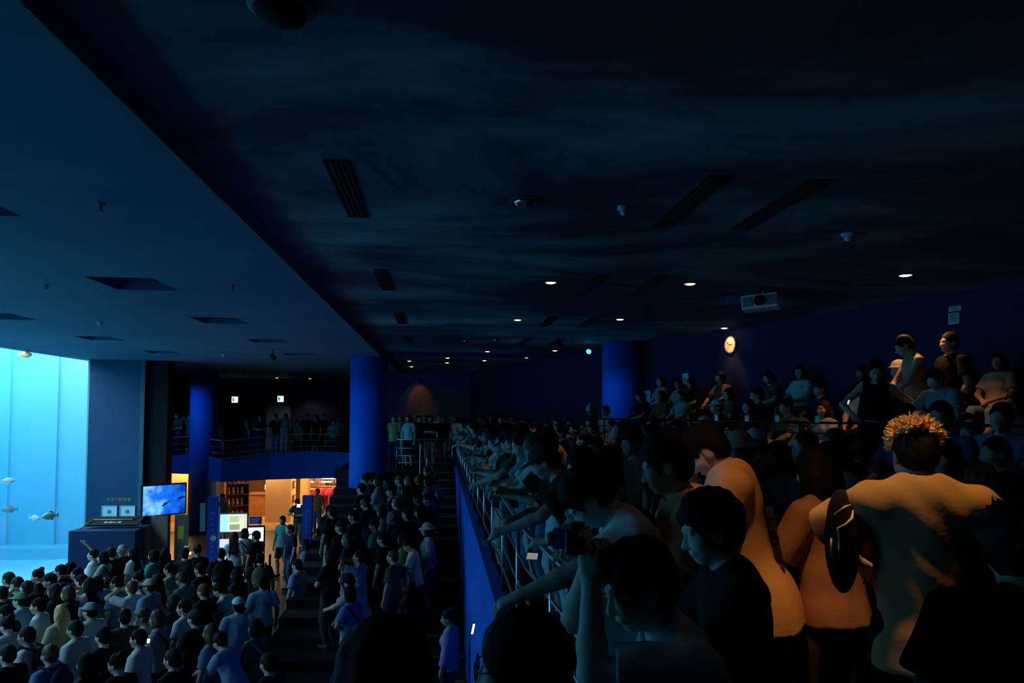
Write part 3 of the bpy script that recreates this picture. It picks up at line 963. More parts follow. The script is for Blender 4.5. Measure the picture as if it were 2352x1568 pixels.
M_stand1 = mat('banner_brownish', (0.20, 0.13, 0.11), 0.7, 0.4, 2.5)
M_stand2 = mat('banner_dim', (0.10, 0.08, 0.07), 0.7, 0.5, 3)
for x, y, wd_, mm, lab in ((-7.36, 20.0, 0.42, M_stand1, 'brownish standing banner against the right end of the navy counter'), (-6.86, 20.2, 0.36, M_stand2, 'dark standing banner with a yellow patch left of the shop pillar')):
    t = empty('standing_banner', (x, y, 0))
    tag(t, lab, 'banner')
    MB().box(-wd_/2-0.03, wd_/2+0.03, -0.15, 0.15, 0, 0.05).build('base', M_black, t)
    MB().box(-wd_/2, wd_/2, -0.01, 0.01, 0.05, 1.85).build('cloth', mm, t)
    MB().tube([(0, 0.03, 0.05), (0, 0.03, 1.86)], 0.01, 6).build('pole', M_grey, t)
    if mm is M_stand2:
        MB().box(-0.10, 0.06, -0.014, -0.010, 1.2, 1.55).build('yellow_patch', mat('banner_yellow', (0.35, 0.3, 0.03), 0.7), t)

# lit information board, display desk, light box, pylons
M_lav = mat('pylon_lavender', (0.22, 0.24, 0.55), 0.5, 0.15, 3)
M_pyl = mat('pylon_blue', (0.02, 0.05, 0.38), 0.5, 0.15, 3)
t = empty('information_screen', (-5.48, 20.0, 1.65), 0.10)
tag(t, 'lit cream and pale cyan information screen on a stand before the shop', 'screen')
MB().box(-0.36, 0.40, -0.03, 0.06, -0.26, 0.26).build('bezel', M_grey, t)
MB().box(-0.34, -0.12, -0.036, -0.03, -0.23, 0.23).build('cyan_panel', mat('screen_cyan', (0.5, 0.95, 1), 0.4, vary=0.3, scale=5, emit=(0.45, 0.93, 0.95), estr=0.85), t)
MB().box(-0.12, 0.36, -0.036, -0.03, -0.23, 0.23).build('cream_panel', mat('screen_cream', (0.9, 0.9, 0.6), 0.4, emit=(0.88, 0.93, 0.60), estr=0.85), t)
g = MB()
for q in range(4):
    g.box(-0.08, 0.18-0.03*(q % 2), -0.039, -0.036, 0.15-q*0.04, 0.17-q*0.04)
for q in range(9):
    g.box(0.28, 0.34, -0.039, -0.036, 0.19-q*0.045, 0.20-q*0.045)
g.box(-0.08, 0.18, -0.039, -0.036, -0.19, -0.04)
g.build('screen_print', mat('screen_grey_print', (0.3, 0.3, 0.2), 0.5, emit=(0.40, 0.42, 0.28), estr=0.8), t)
for sx in (-0.25, 0.25):
    MB().tube([(sx, 0.05, -0.26), (sx, 0.05, -1.65)], 0.02, 8).build('leg', M_grey, t)
t = empty('display_desk', (-5.35, 19.6, 0), 0.10)
tag(t, 'white lit display desk below the information screen', 'desk')
MB().box(-0.38, 0.42, -0.25, 0.3, 0, 0.72).build('body', M_white, t)
MB().box(-0.36, 0.40, -0.256, -0.25, 0.30, 0.68).build('lit_face', mat('desk_glow', (0.8, 0.85, 1), 0.4, emit=(0.75, 0.82, 1.0), estr=0.55), t)
for q in range(2):
    MB().box(-0.26+q*0.15, -0.17+q*0.15, -0.262, -0.256, 0.46, 0.60).build('blue_square', mat('desk_blue', (0.02, 0.08, 0.6), 0.5), t)
MB().box(-0.36, 0.40, 0.0, 0.06, 0.72, 1.28).build('lit_back', mat('desk_back_glow', (0.8, 0.85, 1), 0.4, emit=(0.8, 0.86, 1.0), estr=0.75), t)
t = empty('light_box', (-4.62, 19.0, 0), 0.12)
tag(t, 'bright white light box with a rounded corner before the shop', 'light box')
MB().box(-0.21, 0.21, -0.05, 0.06, 0.0, 1.72).build('case', M_frameblack, t, bevel=0.03)
MB().box(-0.19, 0.18, -0.058, -0.05, 0.78, 1.68).build('lit_face', mat('lightbox_glow', (0.8, 1, 1), 0.4, emit=(0.72, 1.0, 0.98), estr=1.3), t)
MB().box(-0.17, -0.08, -0.058, -0.05, 0.28, 0.56).build('lower_lamp', mat('lightbox_green', (0.7, 1, 0.8), 0.4, emit=(0.6, 1.0, 0.75), estr=0.9), t)
t = empty('blue_sign', (-4.68, 19.15, 1.80), 0.12)
tag(t, 'small blue sign with pale lines on top of the bright light box', 'sign')
MB().box(-0.15, 0.15, -0.02, 0.02, -0.06, 0.12).build('panel', M_pyl, t)
g = MB()
for q in range(3):
    g.box(-0.12, 0.12-0.03*q, -0.024, -0.02, 0.06-q*0.045, 0.075-q*0.045)
g.build('print', M_white, t)
MB().tube([(0.10, 0.03, -0.05), (0.10, 0.03, -1.80)], 0.012, 6).build('pole', M_black, t)
for x, y, h_, lab in ((-5.70, 19.0, 2.46, 'tall blue pylon with lavender edge and round badge, left of the screen'), (-3.53, 20.0, 2.37, 'tall blue pylon right of the warm shop passage')):
    t = empty('banner_pylon', (x, y, 0), 0.25 if x < -5 else -0.1)
    tag(t, lab, 'pylon')
    MB().box(-0.13, 0.13, -0.06, 0.06, 0.0, h_).build('panel', M_pyl, t)
    if x < -5:
        MB().box(0.13, 0.17, -0.08, 0.08, 0.0, h_-0.25).build('lavender_edge', M_lav, t)
        MB().lathe((0, 0, 0), [(0.075, 0.06), (0.075, 0.068), (0.001, 0.068)], 24, Matrix.Translation((0.02, 0, 1.42)) @ CM).build('badge', mat('badge_grey', (0.35, 0.5, 0.52), 0.6), t)
        MB().box(-0.30, -0.18, -0.03, 0.03, 1.6, 2.3).build('side_flag', mat('flag_teal', (0.10, 0.25, 0.30), 0.6), t)
        MB().tube([(-0.20, 0, 2.2), (-0.12, 0, 2.2)], 0.012, 6).build('arm', M_grey, t)
    g = MB()
    for q in range(9):
        g.box(-0.035, 0.035-0.02*(q % 2), -0.064, -0.06, h_-0.45-q*0.14, h_-0.37-q*0.14)
    g.build('print', mat('pylon_print', (0.06, 0.12, 0.5), 0.6), t)
t = empty('floor_lamp', (-5.72, 18.75, 0))
tag(t, 'narrow glowing white floor lamp at the foot of the left pylon', 'lamp')
MB().box(-0.06, 0.06, -0.06, 0.06, 0.0, 0.06).build('base', M_grey, t)
MB().box(-0.045, 0.05, -0.04, 0.04, 0.06, 0.62).build('diffuser', mat('white_lamp_glow', (1, 1, 1), 0.4, emit=(0.95, 0.97, 1.0), estr=2.0), t)
t = empty('table_lamp', (-6.4, 19.3, 0))
tag(t, 'small lantern with a glowing white base amid the crowd left of the pylon', 'lamp')
MB().tube([(0, 0, 0), (0, 0, 0.96)], 0.02, 8).build('pole', M_grey, t)
MB().lathe((0, 0, 0), [(0.09, 0.96), (0.09, 1.0), (0.08, 1.02)], 16).build('glow_ring', mat('lantern_glow', (1, 1, 0.9), 0.4, emit=(1.0, 1.0, 0.9), estr=1.8), t)
MB().lathe((0, 0, 0), [(0.075, 1.02), (0.085, 1.16), (0.06, 1.17)], 16).build('shade', mat('lantern_shade', (0.4, 0.42, 0.3), 0.6), t)
for x, y, lab in ((-4.35, 17.4, 'dark belt post on the floor before the shop passage, nearer of two'), (-4.25, 18.9, 'dark belt post on the floor before the shop passage, farther of two')):
    t = empty('belt_post', (x, y, 0))
    tag(t, lab, 'belt post', 'belt posts before the shop')
    MB().lathe((0, 0, 0), [(0.16, 0), (0.16, 0.02), (0.05, 0.05)], 20).build('base', M_black, t)
    MB().tube([(0, 0, 0.04), (0, 0, 0.92)], 0.028, 10).build('pole', M_black, t)
    MB().lathe((0, 0, 0), [(0.035, 0.92), (0.035, 1.0), (0.02, 1.01)], 14).build('cap', M_grey, t)

# ------------------------------------------------------------------ fish in the tank


def fish(x, y, z, L_, rz, m_, label, cat='fish', pitch=0.0):
    t = empty('fish', (x, y, z), rz)
    t.rotation_euler = (0, pitch, rz)
    tag(t, label, cat, 'fish in the tank')
    prof = [(0.0, 0.0, -0.5), (0.03, 0.06, -0.47), (0.06, 0.13, -0.36), (0.08, 0.19, -0.2), (0.08, 0.20, 0.0), (0.055, 0.14, 0.2), (0.02, 0.06, 0.34), (0.008, 0.04, 0.40)]
    g = MB()
    n_ = 12
    for wy, hz, xx in prof:
        for k in range(n_):
            a = 2*PI*k/n_
            g.v.append((xx*L_, wy*L_*math.cos(a), hz*L_*math.sin(a)))
    for q in range(len(prof)-1):
        for k in range(n_):
            j = (k+1) % n_
            g.f.append((q*n_+k, q*n_+j, (q+1)*n_+j, (q+1)*n_+k))
    g.build('body', m_, t, smooth=True)

    def fin(nm, pts):
        g = MB()
        n2 = len(pts)
        g.v = [(a*L_, -0.008*L_, b*L_) for a, b in pts]+[(a*L_, 0.008*L_, b*L_) for a, b in pts]
        g.f = [tuple(range(n2)), tuple(range(2*n2-1, n2-1, -1))]+[(k, n2+k, n2+(k+1) % n2, (k+1) % n2) for k in range(n2)]
        g.build(nm, m_, t)
    fin('tail_fin', [(0.36, 0.03), (0.54, 0.20), (0.50, 0.0), (0.54, -0.20), (0.36, -0.03)])
    fin('dorsal_fin', [(-0.2, 0.17), (0.02, 0.28), (0.2, 0.20), (0.28, 0.08)])
    fin('anal_fin', [(0.02, -0.17), (0.15, -0.25), (0.28, -0.07)])


M_fishpale = mat('fish_pale', (0.75, 0.74, 0.62), 0.5, 0.2, 6)
M_fishwhite = mat('fish_cream', (0.85, 0.78, 0.60), 0.5, 0.2, 6)
M_fishred = mat('fish_reddish', (0.55, 0.22, 0.2), 0.5, 0.2, 6)
M_fishorange = mat('fish_orange', (0.9, 0.45, 0.15), 0.5, 0.2, 6)
GYF = lambda px, py, y: at_y(px, py, y)
for px, py, y, L_, rz, mm, lab in (
    (30, 1103, 20.0, 0.34, 0.2, M_fishpale, 'pale fish highest of those in mid water behind the glass'),
    (101, 1189, 21.2, 0.36, 2.8, M_fishpale, 'pale fish in mid water right of the reddish one'),
    (186, 1184, 22.0, 0.55, 1.2, M_fishwhite, 'cream fish partly behind the blue pier edge'),
    (2, 1184, 19.0, 0.24, 0.1, M_fishwhite, 'bright cream fish at the left border of the view'),
    (22, 1170, 22.5, 0.42, 0.3, M_fishred, 'dim reddish fish left of the pale one'),
    (112, 815, 20.5, 0.42, 2.9, M_fishorange, 'orange and white fish at the water top under the ceiling edge')):
    p = at_y(px, py, y)
    if p.x > GX-0.35:
        p.x = GX-0.40
    fish(p.x, p.y, p.z, L_, rz, mm, lab)
# ------------------------------------------------------------------ people: smooth distance fields turned into one continuous skin
class Field:
    """blends tapered limbs and ellipsoids into one surface; local grid, +Y is the way the person faces"""

    def __init__(self, lo, hi, h):
        self.h = h
        self.lo = np.array(lo, float)
        self.n = np.ceil((np.array(hi)-self.lo)/h).astype(int)+1
        self.V = np.full(self.n, 1.0, np.float32)

    def like(self):
        g = Field.__new__(Field)
        g.h, g.lo, g.n = self.h, self.lo, self.n
        g.V = np.full(self.n, 1.0, np.float32)
        return g

    def sub(self, lo, hi):
        a = np.maximum(0, np.floor((np.array(lo)-self.lo)/self.h).astype(int))
        b = np.minimum(self.n, np.ceil((np.array(hi)-self.lo)/self.h).astype(int)+1)
        b = np.maximum(b, a)
        s = tuple(slice(a[i], b[i]) for i in range(3))
        ax = [self.lo[i]+self.h*np.arange(a[i], b[i]) for i in range(3)]
        return s, np.meshgrid(*ax, indexing='ij')

    def join(self, s, d, k):
        v = self.V[s]
        if v.size == 0:
            return
        if k <= 0:
            self.V[s] = np.minimum(v, d)
        else:
            hh = np.clip(0.5+0.5*(v-d)/k, 0, 1)
            self.V[s] = v*(1-hh)+d*hh-k*hh*(1-hh)

    def cap(self, a, b, ra, rb, k=0.03, flat=None):
        """tapered limb; flat=(sx, sy) squeezes nothing, kept for round limbs"""
        a = np.array(a, float)
        b = np.array(b, float)
        m = max(ra, rb)+k+2*self.h
        s, (X, Y, Z) = self.sub(np.minimum(a, b)-m, np.maximum(a, b)+m)
        ab = b-a
        L2 = max(1e-9, ab.dot(ab))
        t = np.clip(((X-a[0])*ab[0]+(Y-a[1])*ab[1]+(Z-a[2])*ab[2])/L2, 0, 1)
        d = np.sqrt((X-a[0]-t*ab[0])**2+(Y-a[1]-t*ab[1])**2+(Z-a[2]-t*ab[2])**2)-(ra+(rb-ra)*t)
        self.join(s, d.astype(np.float32), k)

    def ell(self, c, r, M=None, k=0.03, cut=False, kc=0.01):
        c = np.array(c, float)
        r = np.array(r, float)
        m = r.max()+k+2*self.h
        s, (X, Y, Z) = self.sub(c-m, c+m)
        P = np.stack([X-c[0], Y-c[1], Z-c[2]], -1)
        if M is not None:
            P = P @ M                      # columns of M are the local axes
        k0 = np.sqrt(((P/r)**2).sum(-1))
        k1 = np.sqrt(((P/(r*r))**2).sum(-1))
        d = (k0*(k0-1)/np.maximum(k1, 1e-6)).astype(np.float32)
        if cut:
            self.carve(s, d, kc)
        else:
            self.join(s, d, k)

    def carve(self, s, d, k):
        v = self.V[s]
        if v.size == 0:
            return
        d = -d
        hh = np.clip(0.5-0.5*(v-d)/k, 0, 1) if k > 0 else (d > v).astype(np.float32)
        self.V[s] = v*(1-hh)+d*hh+k*hh*(1-hh)

    def plane(self, p, n, lo=None, hi=None):
        """remove everything on the side n points to"""
        p = np.array(p, float)
        n = np.array(n, float)
        n = n/np.linalg.norm(n)
        s, (X, Y, Z) = self.sub(self.lo if lo is None else lo, self.lo+self.n*self.h if hi is None else hi)
        d = (X-p[0])*n[0]+(Y-p[1])*n[1]+(Z-p[2])*n[2]
        self.V[s] = np.maximum(self.V[s], d.astype(np.float32))

    def wrinkle(self, amp, scale, seed):
        rs = np.random.RandomState(seed)
        s, (X, Y, Z) = self.sub(self.lo, self.lo+self.n*self.h)
        w_ = np.zeros_like(X)
        for _ in range(5):
            v = rs.normal(size=3)*scale
            w_ += np.sin(X*v[0]+Y*v[1]+Z*v[2]*0.7+rs.rand()*6)
        self.V[s] += (amp*w_/3).astype(np.float32)

    def merge(self, other, k=0.0):
        s = tuple(slice(0, n) for n in self.n)
        self.join(s, other.V, k)

    def mesh(self, name):
        V = np.pad(self.V, 1, constant_values=1.0)
        lo = self.lo-self.h
        S = V < 0
        nx, ny, nz = V.shape
        cells = np.zeros((nx-1, ny-1, nz-1), np.int8)
        for dx in (0, 1):
            for dy in (0, 1):
                for dz in (0, 1):
                    cells += S[dx:nx-1+dx, dy:ny-1+dy, dz:nz-1+dz]
        act = (cells > 0) & (cells < 8)
        idx = -np.ones(act.shape, np.int64)
        I = np.argwhere(act)
        idx[act] = np.arange(len(I))
        acc = np.zeros((len(I), 3))
        cnt = np.zeros(len(I))
        cor = [(0, 0, 0), (1, 0, 0), (0, 1, 0), (1, 1, 0), (0, 0, 1), (1, 0, 1), (0, 1, 1), (1, 1, 1)]
        for a in range(8):
            for b in range(a+1, 8):
                ca, cb = np.array(cor[a]), np.array(cor[b])
                if abs(ca-cb).sum() != 1:
                    continue
                va = V[I[:, 0]+ca[0], I[:, 1]+ca[1], I[:, 2]+ca[2]]
                vb = V[I[:, 0]+cb[0], I[:, 1]+cb[1], I[:, 2]+cb[2]]
                m = (va < 0) != (vb < 0)
                t = va[m]/(va[m]-vb[m])
                acc[m] += ca+(cb-ca)*t[:, None]
                cnt[m] += 1
        P = lo+self.h*(I+acc/np.maximum(cnt, 1)[:, None])
        F = []
        for ax in range(3):
            u, v = [(1, 2), (2, 0), (0, 1)][ax]
            A = S
            sl0 = [slice(1, -1)]*3
            sl0[ax] = slice(0, -1)
            sl1 = [slice(1, -1)]*3
            sl1[ax] = slice(1, None)
            a, b = A[tuple(sl0)], A[tuple(sl1)]
            for inside_first in (True, False):
                E = np.argwhere((a & ~b) if inside_first else (~a & b))
                if not len(E):
                    continue
                off = np.ones(3, int)
                off[ax] = 0
                E = E+off
                q = []
                for du, dv in ((-1, -1), (0, -1), (0, 0), (-1, 0)):
                    C = E.copy()
                    C[:, u] += du
                    C[:, v] += dv
                    q.append(idx[C[:, 0], C[:, 1], C[:, 2]])
                q = np.stack(q, 1)
                F.append(q if inside_first else q[:, ::-1])
        F = np.concatenate(F) if F else np.zeros((0, 4), int)
        me = bpy.data.meshes.new(name)
        me.vertices.add(len(P))
        me.vertices.foreach_set('co', P.astype(np.float32).ravel())
        me.loops.add(len(F)*4)
        me.loops.foreach_set('vertex_index', F.astype(np.int32).ravel())
        me.polygons.add(len(F))
        me.polygons.foreach_set('loop_start', np.arange(0, len(F)*4, 4, dtype=np.int32))
        me.polygons.foreach_set('use_smooth', np.ones(len(F), bool))
        me.update(calc_edges=True)
        return me


def rotx(a):
    c, s = math.cos(a), math.sin(a)
    return np.array([[1, 0, 0], [0, c, -s], [0, s, c]])


def roty(a):
    c, s = math.cos(a), math.sin(a)
    return np.array([[c, 0, s], [0, 1, 0], [-s, 0, c]])


def rotz(a):
    c, s = math.cos(a), math.sin(a)
    return np.array([[c, -s, 0], [s, c, 0], [0, 0, 1]])


def ik(a, c, l1, l2, hint):
    """middle joint between a and c"""
    a, c = np.array(a, float), np.array(c, float)
    d = c-a
    D = np.linalg.norm(d)
    if D > (l1+l2)*0.998:
        c = a+d/D*(l1+l2)*0.998
        d = c-a
        D = np.linalg.norm(d)
    x = (l1*l1-l2*l2+D*D)/(2*D)
    hgt = math.sqrt(max(0, l1*l1-x*x))
    u = d/D
    hv = np.array(hint, float)
    hv = hv-u*hv.dot(u)
    hv /= max(1e-6, np.linalg.norm(hv))
    return a+u*x+hv*hgt, c


D2R = math.pi/180


class Pose:
    """joints of a person 1.70 m tall, standing on z = 0 and facing +Y"""

    def __init__(self, lean=0, twist=0, pitch=8, yaw=0, tilt=0, wl=None, wr=None, hl=(-1, -0.5, -0.3), hr=(1, -0.5, -0.3), sit=False,
                 female=False, stance=0.10, crouch=0.0, side=0.0, belly=0.0, step=0.0, ground=False):
        self.female = female
        self.sit = sit
        self.belly = belly
        hip_z = 0.50 if sit else 0.90-crouch
        self.pel = np.array([0, 0.0, hip_z+0.03])
        T = rotz(twist*D2R) @ rotx(-lean*D2R) @ roty(side*D2R)
        self.T = T
        up = lambda p: self.pel + T @ (np.array(p, float)-np.array([0, 0, 0.93]))
        self.up = up
        sw = 0.150 if female else 0.168
        self.waist = up((0, 0, 1.06))
        self.chest = up((0, 0.005, 1.27))
        self.nb = up((0, -0.012, 1.425))
        self.sh = {-1: up((-sw, -0.01, 1.362)), 1: up((sw, -0.01, 1.362))}
        H = T @ rotz(yaw*D2R) @ rotx(-pitch*D2R) @ roty(tilt*D2R)
        self.H = H
        self.nt = self.nb + T @ np.array([0, 0.012, 0.055])
        self.head = self.nt + H @ np.array([0, 0.022, 0.105])
        self.hip = {s: self.pel+rotz(twist*0.4*D2R) @ np.array([s*0.088, 0, -0.03]) for s in (-1, 1)}
        self.knee, self.ank = {}, {}
        for s in (-1, 1):
            if sit:
                self.knee[s] = self.hip[s]+np.array([s*0.04, 0.42, 0.0])
                self.ank[s] = self.knee[s]+np.array([0, 0.02, -0.40])
            else:
                a = np.array([s*stance, -0.02+s*step, 0.075])
                self.knee[s], self.ank[s] = ik(self.hip[s], a, 0.43, 0.41, (0, 1, 0))
        self.el, self.wr = {}, {}
        for s, w_, h_ in ((-1, wl, hl), (1, wr, hr)):
            if w_ is None:
                w_ = (s*(sw+0.09), 0.06, 0.86)
                w_ = up(w_)
            elif not ground:
                w_ = up(w_)
            self.el[s], self.wr[s] = ik(self.sh[s], w_, 0.275, 0.25, T @ np.array(h_, float))

    def bounds(self, pad=0.24):
        pts = [self.pel, self.head, self.nb]+[d[s] for d in (self.sh, self.hip, self.knee, self.ank, self.el, self.wr) for s in (-1, 1)]
        pts = np.array(pts)
        lo, hi = pts.min(0)-pad, pts.max(0)+pad
        lo[2] = max(lo[2], -0.03) if not self.sit else -0.03
        return lo, hi


def skin_body(p, h, detail=False, fingers=None, torso=True):
    lo, hi = p.bounds()
    f = Field(lo, hi, h)
    T = p.T
    fe = p.female
    cw = 0.135 if fe else 0.160
    f.ell(p.up((0, 0.0, 1.27)), (cw, 0.100, 0.175), T, 0.05)
    f.ell(p.up((0, 0.008+p.belly*0.4, 1.07)), (0.122 if fe else 0.142, 0.092+p.belly, 0.15), T, 0.05)
    f.ell(p.up((0, -0.008, 0.92)), (0.158 if fe else 0.155, 0.112, 0.12), T, 0.06)
    if fe:
        for s in (-1, 1):
            f.ell(p.up((s*0.065, 0.085, 1.255)), (0.06, 0.05, 0.06), T, 0.04)
    for s in (-1, 1):
        f.cap(p.up((s*0.035, -0.012, 1.40)), p.sh[s], 0.050, 0.050, 0.05)
    f.cap(p.nb, p.nt+p.H @ np.array([0, 0.005, 0.03]), 0.054 if not fe else 0.048, 0.050 if not fe else 0.045, 0.04)
    # head
    H = p.H
    hd = lambda v: p.head+H @ np.array(v, float)
    f.ell(hd((0, -0.012, 0.022)), (0.074, 0.092, 0.092), H, 0.02)
    f.ell(hd((0, 0.022, -0.035)), (0.060, 0.068, 0.078), H, 0.03)
    f.ell(hd((0, 0.062, -0.092)), (0.026, 0.022, 0.020), H, 0.03)
    f.cap(hd((0, 0.084, 0.006)), hd((0, 0.104, -0.032)), 0.010, 0.015, 0.015)
    for s in (-1, 1):
        f.ell(hd((s*0.075, -0.008, -0.015)), (0.012, 0.022, 0.034), H, 0.008)
    if detail:
        for s in (-1, 1):
            f.ell(hd((s*0.031, 0.090, 0.004)), (0.020, 0.014, 0.011), H, 0.0, cut=True, kc=0.015)
            f.ell(hd((s*0.031, 0.076, 0.002)), (0.0135, 0.0125, 0.0105), H, 0.004)
            f.cap(hd((s*0.014, 0.088, 0.024)), hd((s*0.050, 0.076, 0.022)), 0.007, 0.006, 0.012)
            f.ell(hd((s*0.013, 0.094, -0.034)), (0.009, 0.010, 0.008), H, 0.008)
            f.ell(hd((s*0.040, 0.060, -0.030)), (0.022, 0.025, 0.022), H, 0.03)
            f.ell(hd((s*0.084, -0.004, -0.012)), (0.006, 0.012, 0.020), H, 0.0, cut=True, kc=0.008)
        f.cap(hd((-0.020, 0.086, -0.060)), hd((0.020, 0.086, -0.060)), 0.0075, 0.0075, 0.008)
        f.cap(hd((-0.017, 0.084, -0.071)), hd((0.017, 0.084, -0.071)), 0.008, 0.008, 0.008)
        f.cap(hd((-0.024, 0.097, -0.0655)), hd((0.024, 0.097, -0.0655)), 0.0025, 0.0025, 0.0)
    # arms and hands
    for s in (-1, 1):
        ar = 0.88 if fe else 1.0
        f.cap(p.sh[s], p.el[s], 0.052*ar, 0.040*ar, 0.035)
        m = p.el[s]*0.7+p.wr[s]*0.3
        f.cap(p.el[s], m, 0.040*ar, 0.041*ar, 0.02)
        f.cap(m, p.wr[s], 0.041*ar, 0.027*ar, 0.02)
        hand(f, p, s, fingers)
    # legs
    for s in (-1, 1):
        f.cap(p.hip[s], p.knee[s], 0.084 if not fe else 0.088, 0.052, 0.05)
        c = p.knee[s]*0.68+p.ank[s]*0.32+np.array([0, -0.012, 0])
        f.cap(p.knee[s], c, 0.050, 0.052, 0.03)
        f.cap(c, p.ank[s], 0.052, 0.034, 0.03)
        f.cap(p.ank[s]+np.array([0, -0.03, -0.035]), p.ank[s]+np.array([s*0.02, 0.15, -0.048]), 0.036, 0.026, 0.03)
    return f.mesh('person')


def hand(f, p, s, fingers):
    """palm, four bent fingers of unequal length and a thumb from the side of the palm"""
    u = p.wr[s]-p.el[s]
    u = u/np.linalg.norm(u)
    side = np.cross(u, np.array([s*0.3, 0.2, 1.0]))
    side /= max(1e-6, np.linalg.norm(side))
    nrm = np.cross(side, u)              # back of the hand
    if nrm[2] < 0:
        nrm, side = -nrm, -side
    w0 = p.wr[s]
    if fingers is None:
        f.cap(w0, w0+u*0.075, 0.026, 0.030, 0.02)
        f.cap(w0+u*0.075, w0+u*0.135-nrm*0.03, 0.027, 0.016, 0.015)
        f.cap(w0+u*0.02, w0+u*0.07+side*0.045*(-s)-nrm*0.012, 0.015, 0.011, 0.012)
        return
    curl = fingers
    for q in (-0.027, -0.009, 0.009, 0.027):
        f.cap(w0+u*0.012+side*q*0.7, w0+u*0.086+side*q, 0.014, 0.0125, 0.014)
    L = (0.074, 0.086, 0.080, 0.062)
    for k, q in enumerate((-0.031, -0.0105, 0.0105, 0.031)):
        if s < 0:
            q = -q
        a = w0+u*0.088+side*q
        d = u.copy()
        for j, fr_ in enumerate((0.42, 0.33, 0.25)):
            an = curl*(0.55+0.35*j+0.07*k)
            dd = u*math.cos(an*(j+1)*0.6)-nrm*math.sin(an*(j+1)*0.6)
            b = a+dd*L[k]*fr_
            f.cap(a, b, 0.0095-0.001*j, 0.0085-0.001*j, 0.004)
            a = b
    b0 = w0+u*0.022-side*0.024*s
    b1 = w0+u*0.062-side*0.052*s-nrm*0.012
    b2 = w0+u*0.095-side*0.050*s-nrm*0.026
    f.cap(b0, b1, 0.014, 0.011, 0.012)
    f.cap(b1, b2, 0.0105, 0.008, 0.004)


def shirt(p, h, hem=0.86, sleeve=0.75, loose=0.016, seed=1, neck=True, tank=False, wr_amp=0.004, flare=0.0, hood=False):
    """torso cloth with sleeves; sleeve counts 0..1 upper arm, 1..2 forearm"""
    lo, hi = p.bounds()
    f = Field(lo, hi, h)
    T = p.T
    fe = p.female
    e = loose
    cw = (0.135 if fe else 0.160)+e
    f.ell(p.up((0, 0.0, 1.27)), (cw, 0.100+e, 0.175+e), T, 0.06)
    f.ell(p.up((0, 0.006+p.belly*0.4, 1.07)), (0.138+e+flare*0.3, 0.104+e+p.belly, 0.17), T, 0.06)
    if hem < 0.6:
        f.ell(p.up((0, -0.006, 0.94)), (0.172+e+flare, 0.132+e+flare*0.7, 0.30), T, 0.06)
    else:
        f.ell(p.up((0, -0.006, hem-0.03)), (0.172+e+flare, 0.132+e+flare*0.7, 0.42), T, 0.06)
    if hem < 0.8:
        f.ell(p.up((0, -0.006, 0.76)), (0.180+e+flare*1.3, 0.142+e+flare, 0.34), T, 0.06)
    if hem < 0.55:
        f.cap(p.up((-0.07, 0, 0.8)), p.up((-0.12, 0, 0.3)), 0.10+e, 0.13+e+flare, 0.08)
        f.cap(p.up((0.07, 0, 0.8)), p.up((0.12, 0, 0.3)), 0.10+e, 0.13+e+flare, 0.08)
    if fe:
        for s in (-1, 1):
            f.ell(p.up((s*0.065, 0.085, 1.255)), (0.06+e*0.7, 0.05+e*0.7, 0.06+e*0.7), T, 0.05)
    if not tank:
        for s in (-1, 1):
            f.cap(p.up((s*0.035, -0.012, 1.40)), p.sh[s], 0.048+e, 0.050+e, 0.05)
    else:
        f.cap(p.up((-0.09, -0.01, 1.385)), p.up((0.09, -0.01, 1.385)), 0.052+e*0.6, 0.052+e*0.6, 0.05)
    if hood:
        f.cap(p.up((-0.08, -0.09, 1.40)), p.up((0.08, -0.09, 1.40)), 0.055, 0.055, 0.05)
    f.plane(p.up((0, 0, hem)), -T[:, 2])
    # sleeves are closed by flat cuffs, so they are built apart and merged
    if sleeve > 0 and not tank:
        for s in (-1, 1):
            g = f.like()
            a = 1.0 if not fe else 0.92
            er = e+0.006
            if sleeve <= 1:
                end = p.sh[s]+(p.el[s]-p.sh[s])*sleeve
                far = p.sh[s]+(p.el[s]-p.sh[s])*1.1
                g.cap(p.sh[s], far, (0.054+er)*a, (0.050+er*1.3)*a, 0.0)
                g.plane(end, p.el[s]-p.sh[s])
            else:
                end = p.el[s]+(p.wr[s]-p.el[s])*(sleeve-1)
                g.cap(p.el[s], p.el[s]+(p.wr[s]-p.el[s])*1.15, (0.042+er)*a, (0.034+er)*a, 0.0)
                g.plane(end, p.wr[s]-p.el[s])
                g.cap(p.sh[s], p.el[s], (0.054+er)*a, (0.043+er)*a, 0.02)
            f.merge(g, 0.012)
    if neck:
        f.ell(p.nb+T @ np.array([0, 0.03, 0.045]), (0.068, 0.070, 0.062), T, 0, cut=True, kc=0.006)
    f.wrinkle(wr_amp, 26, seed)
    return f.mesh('shirt')


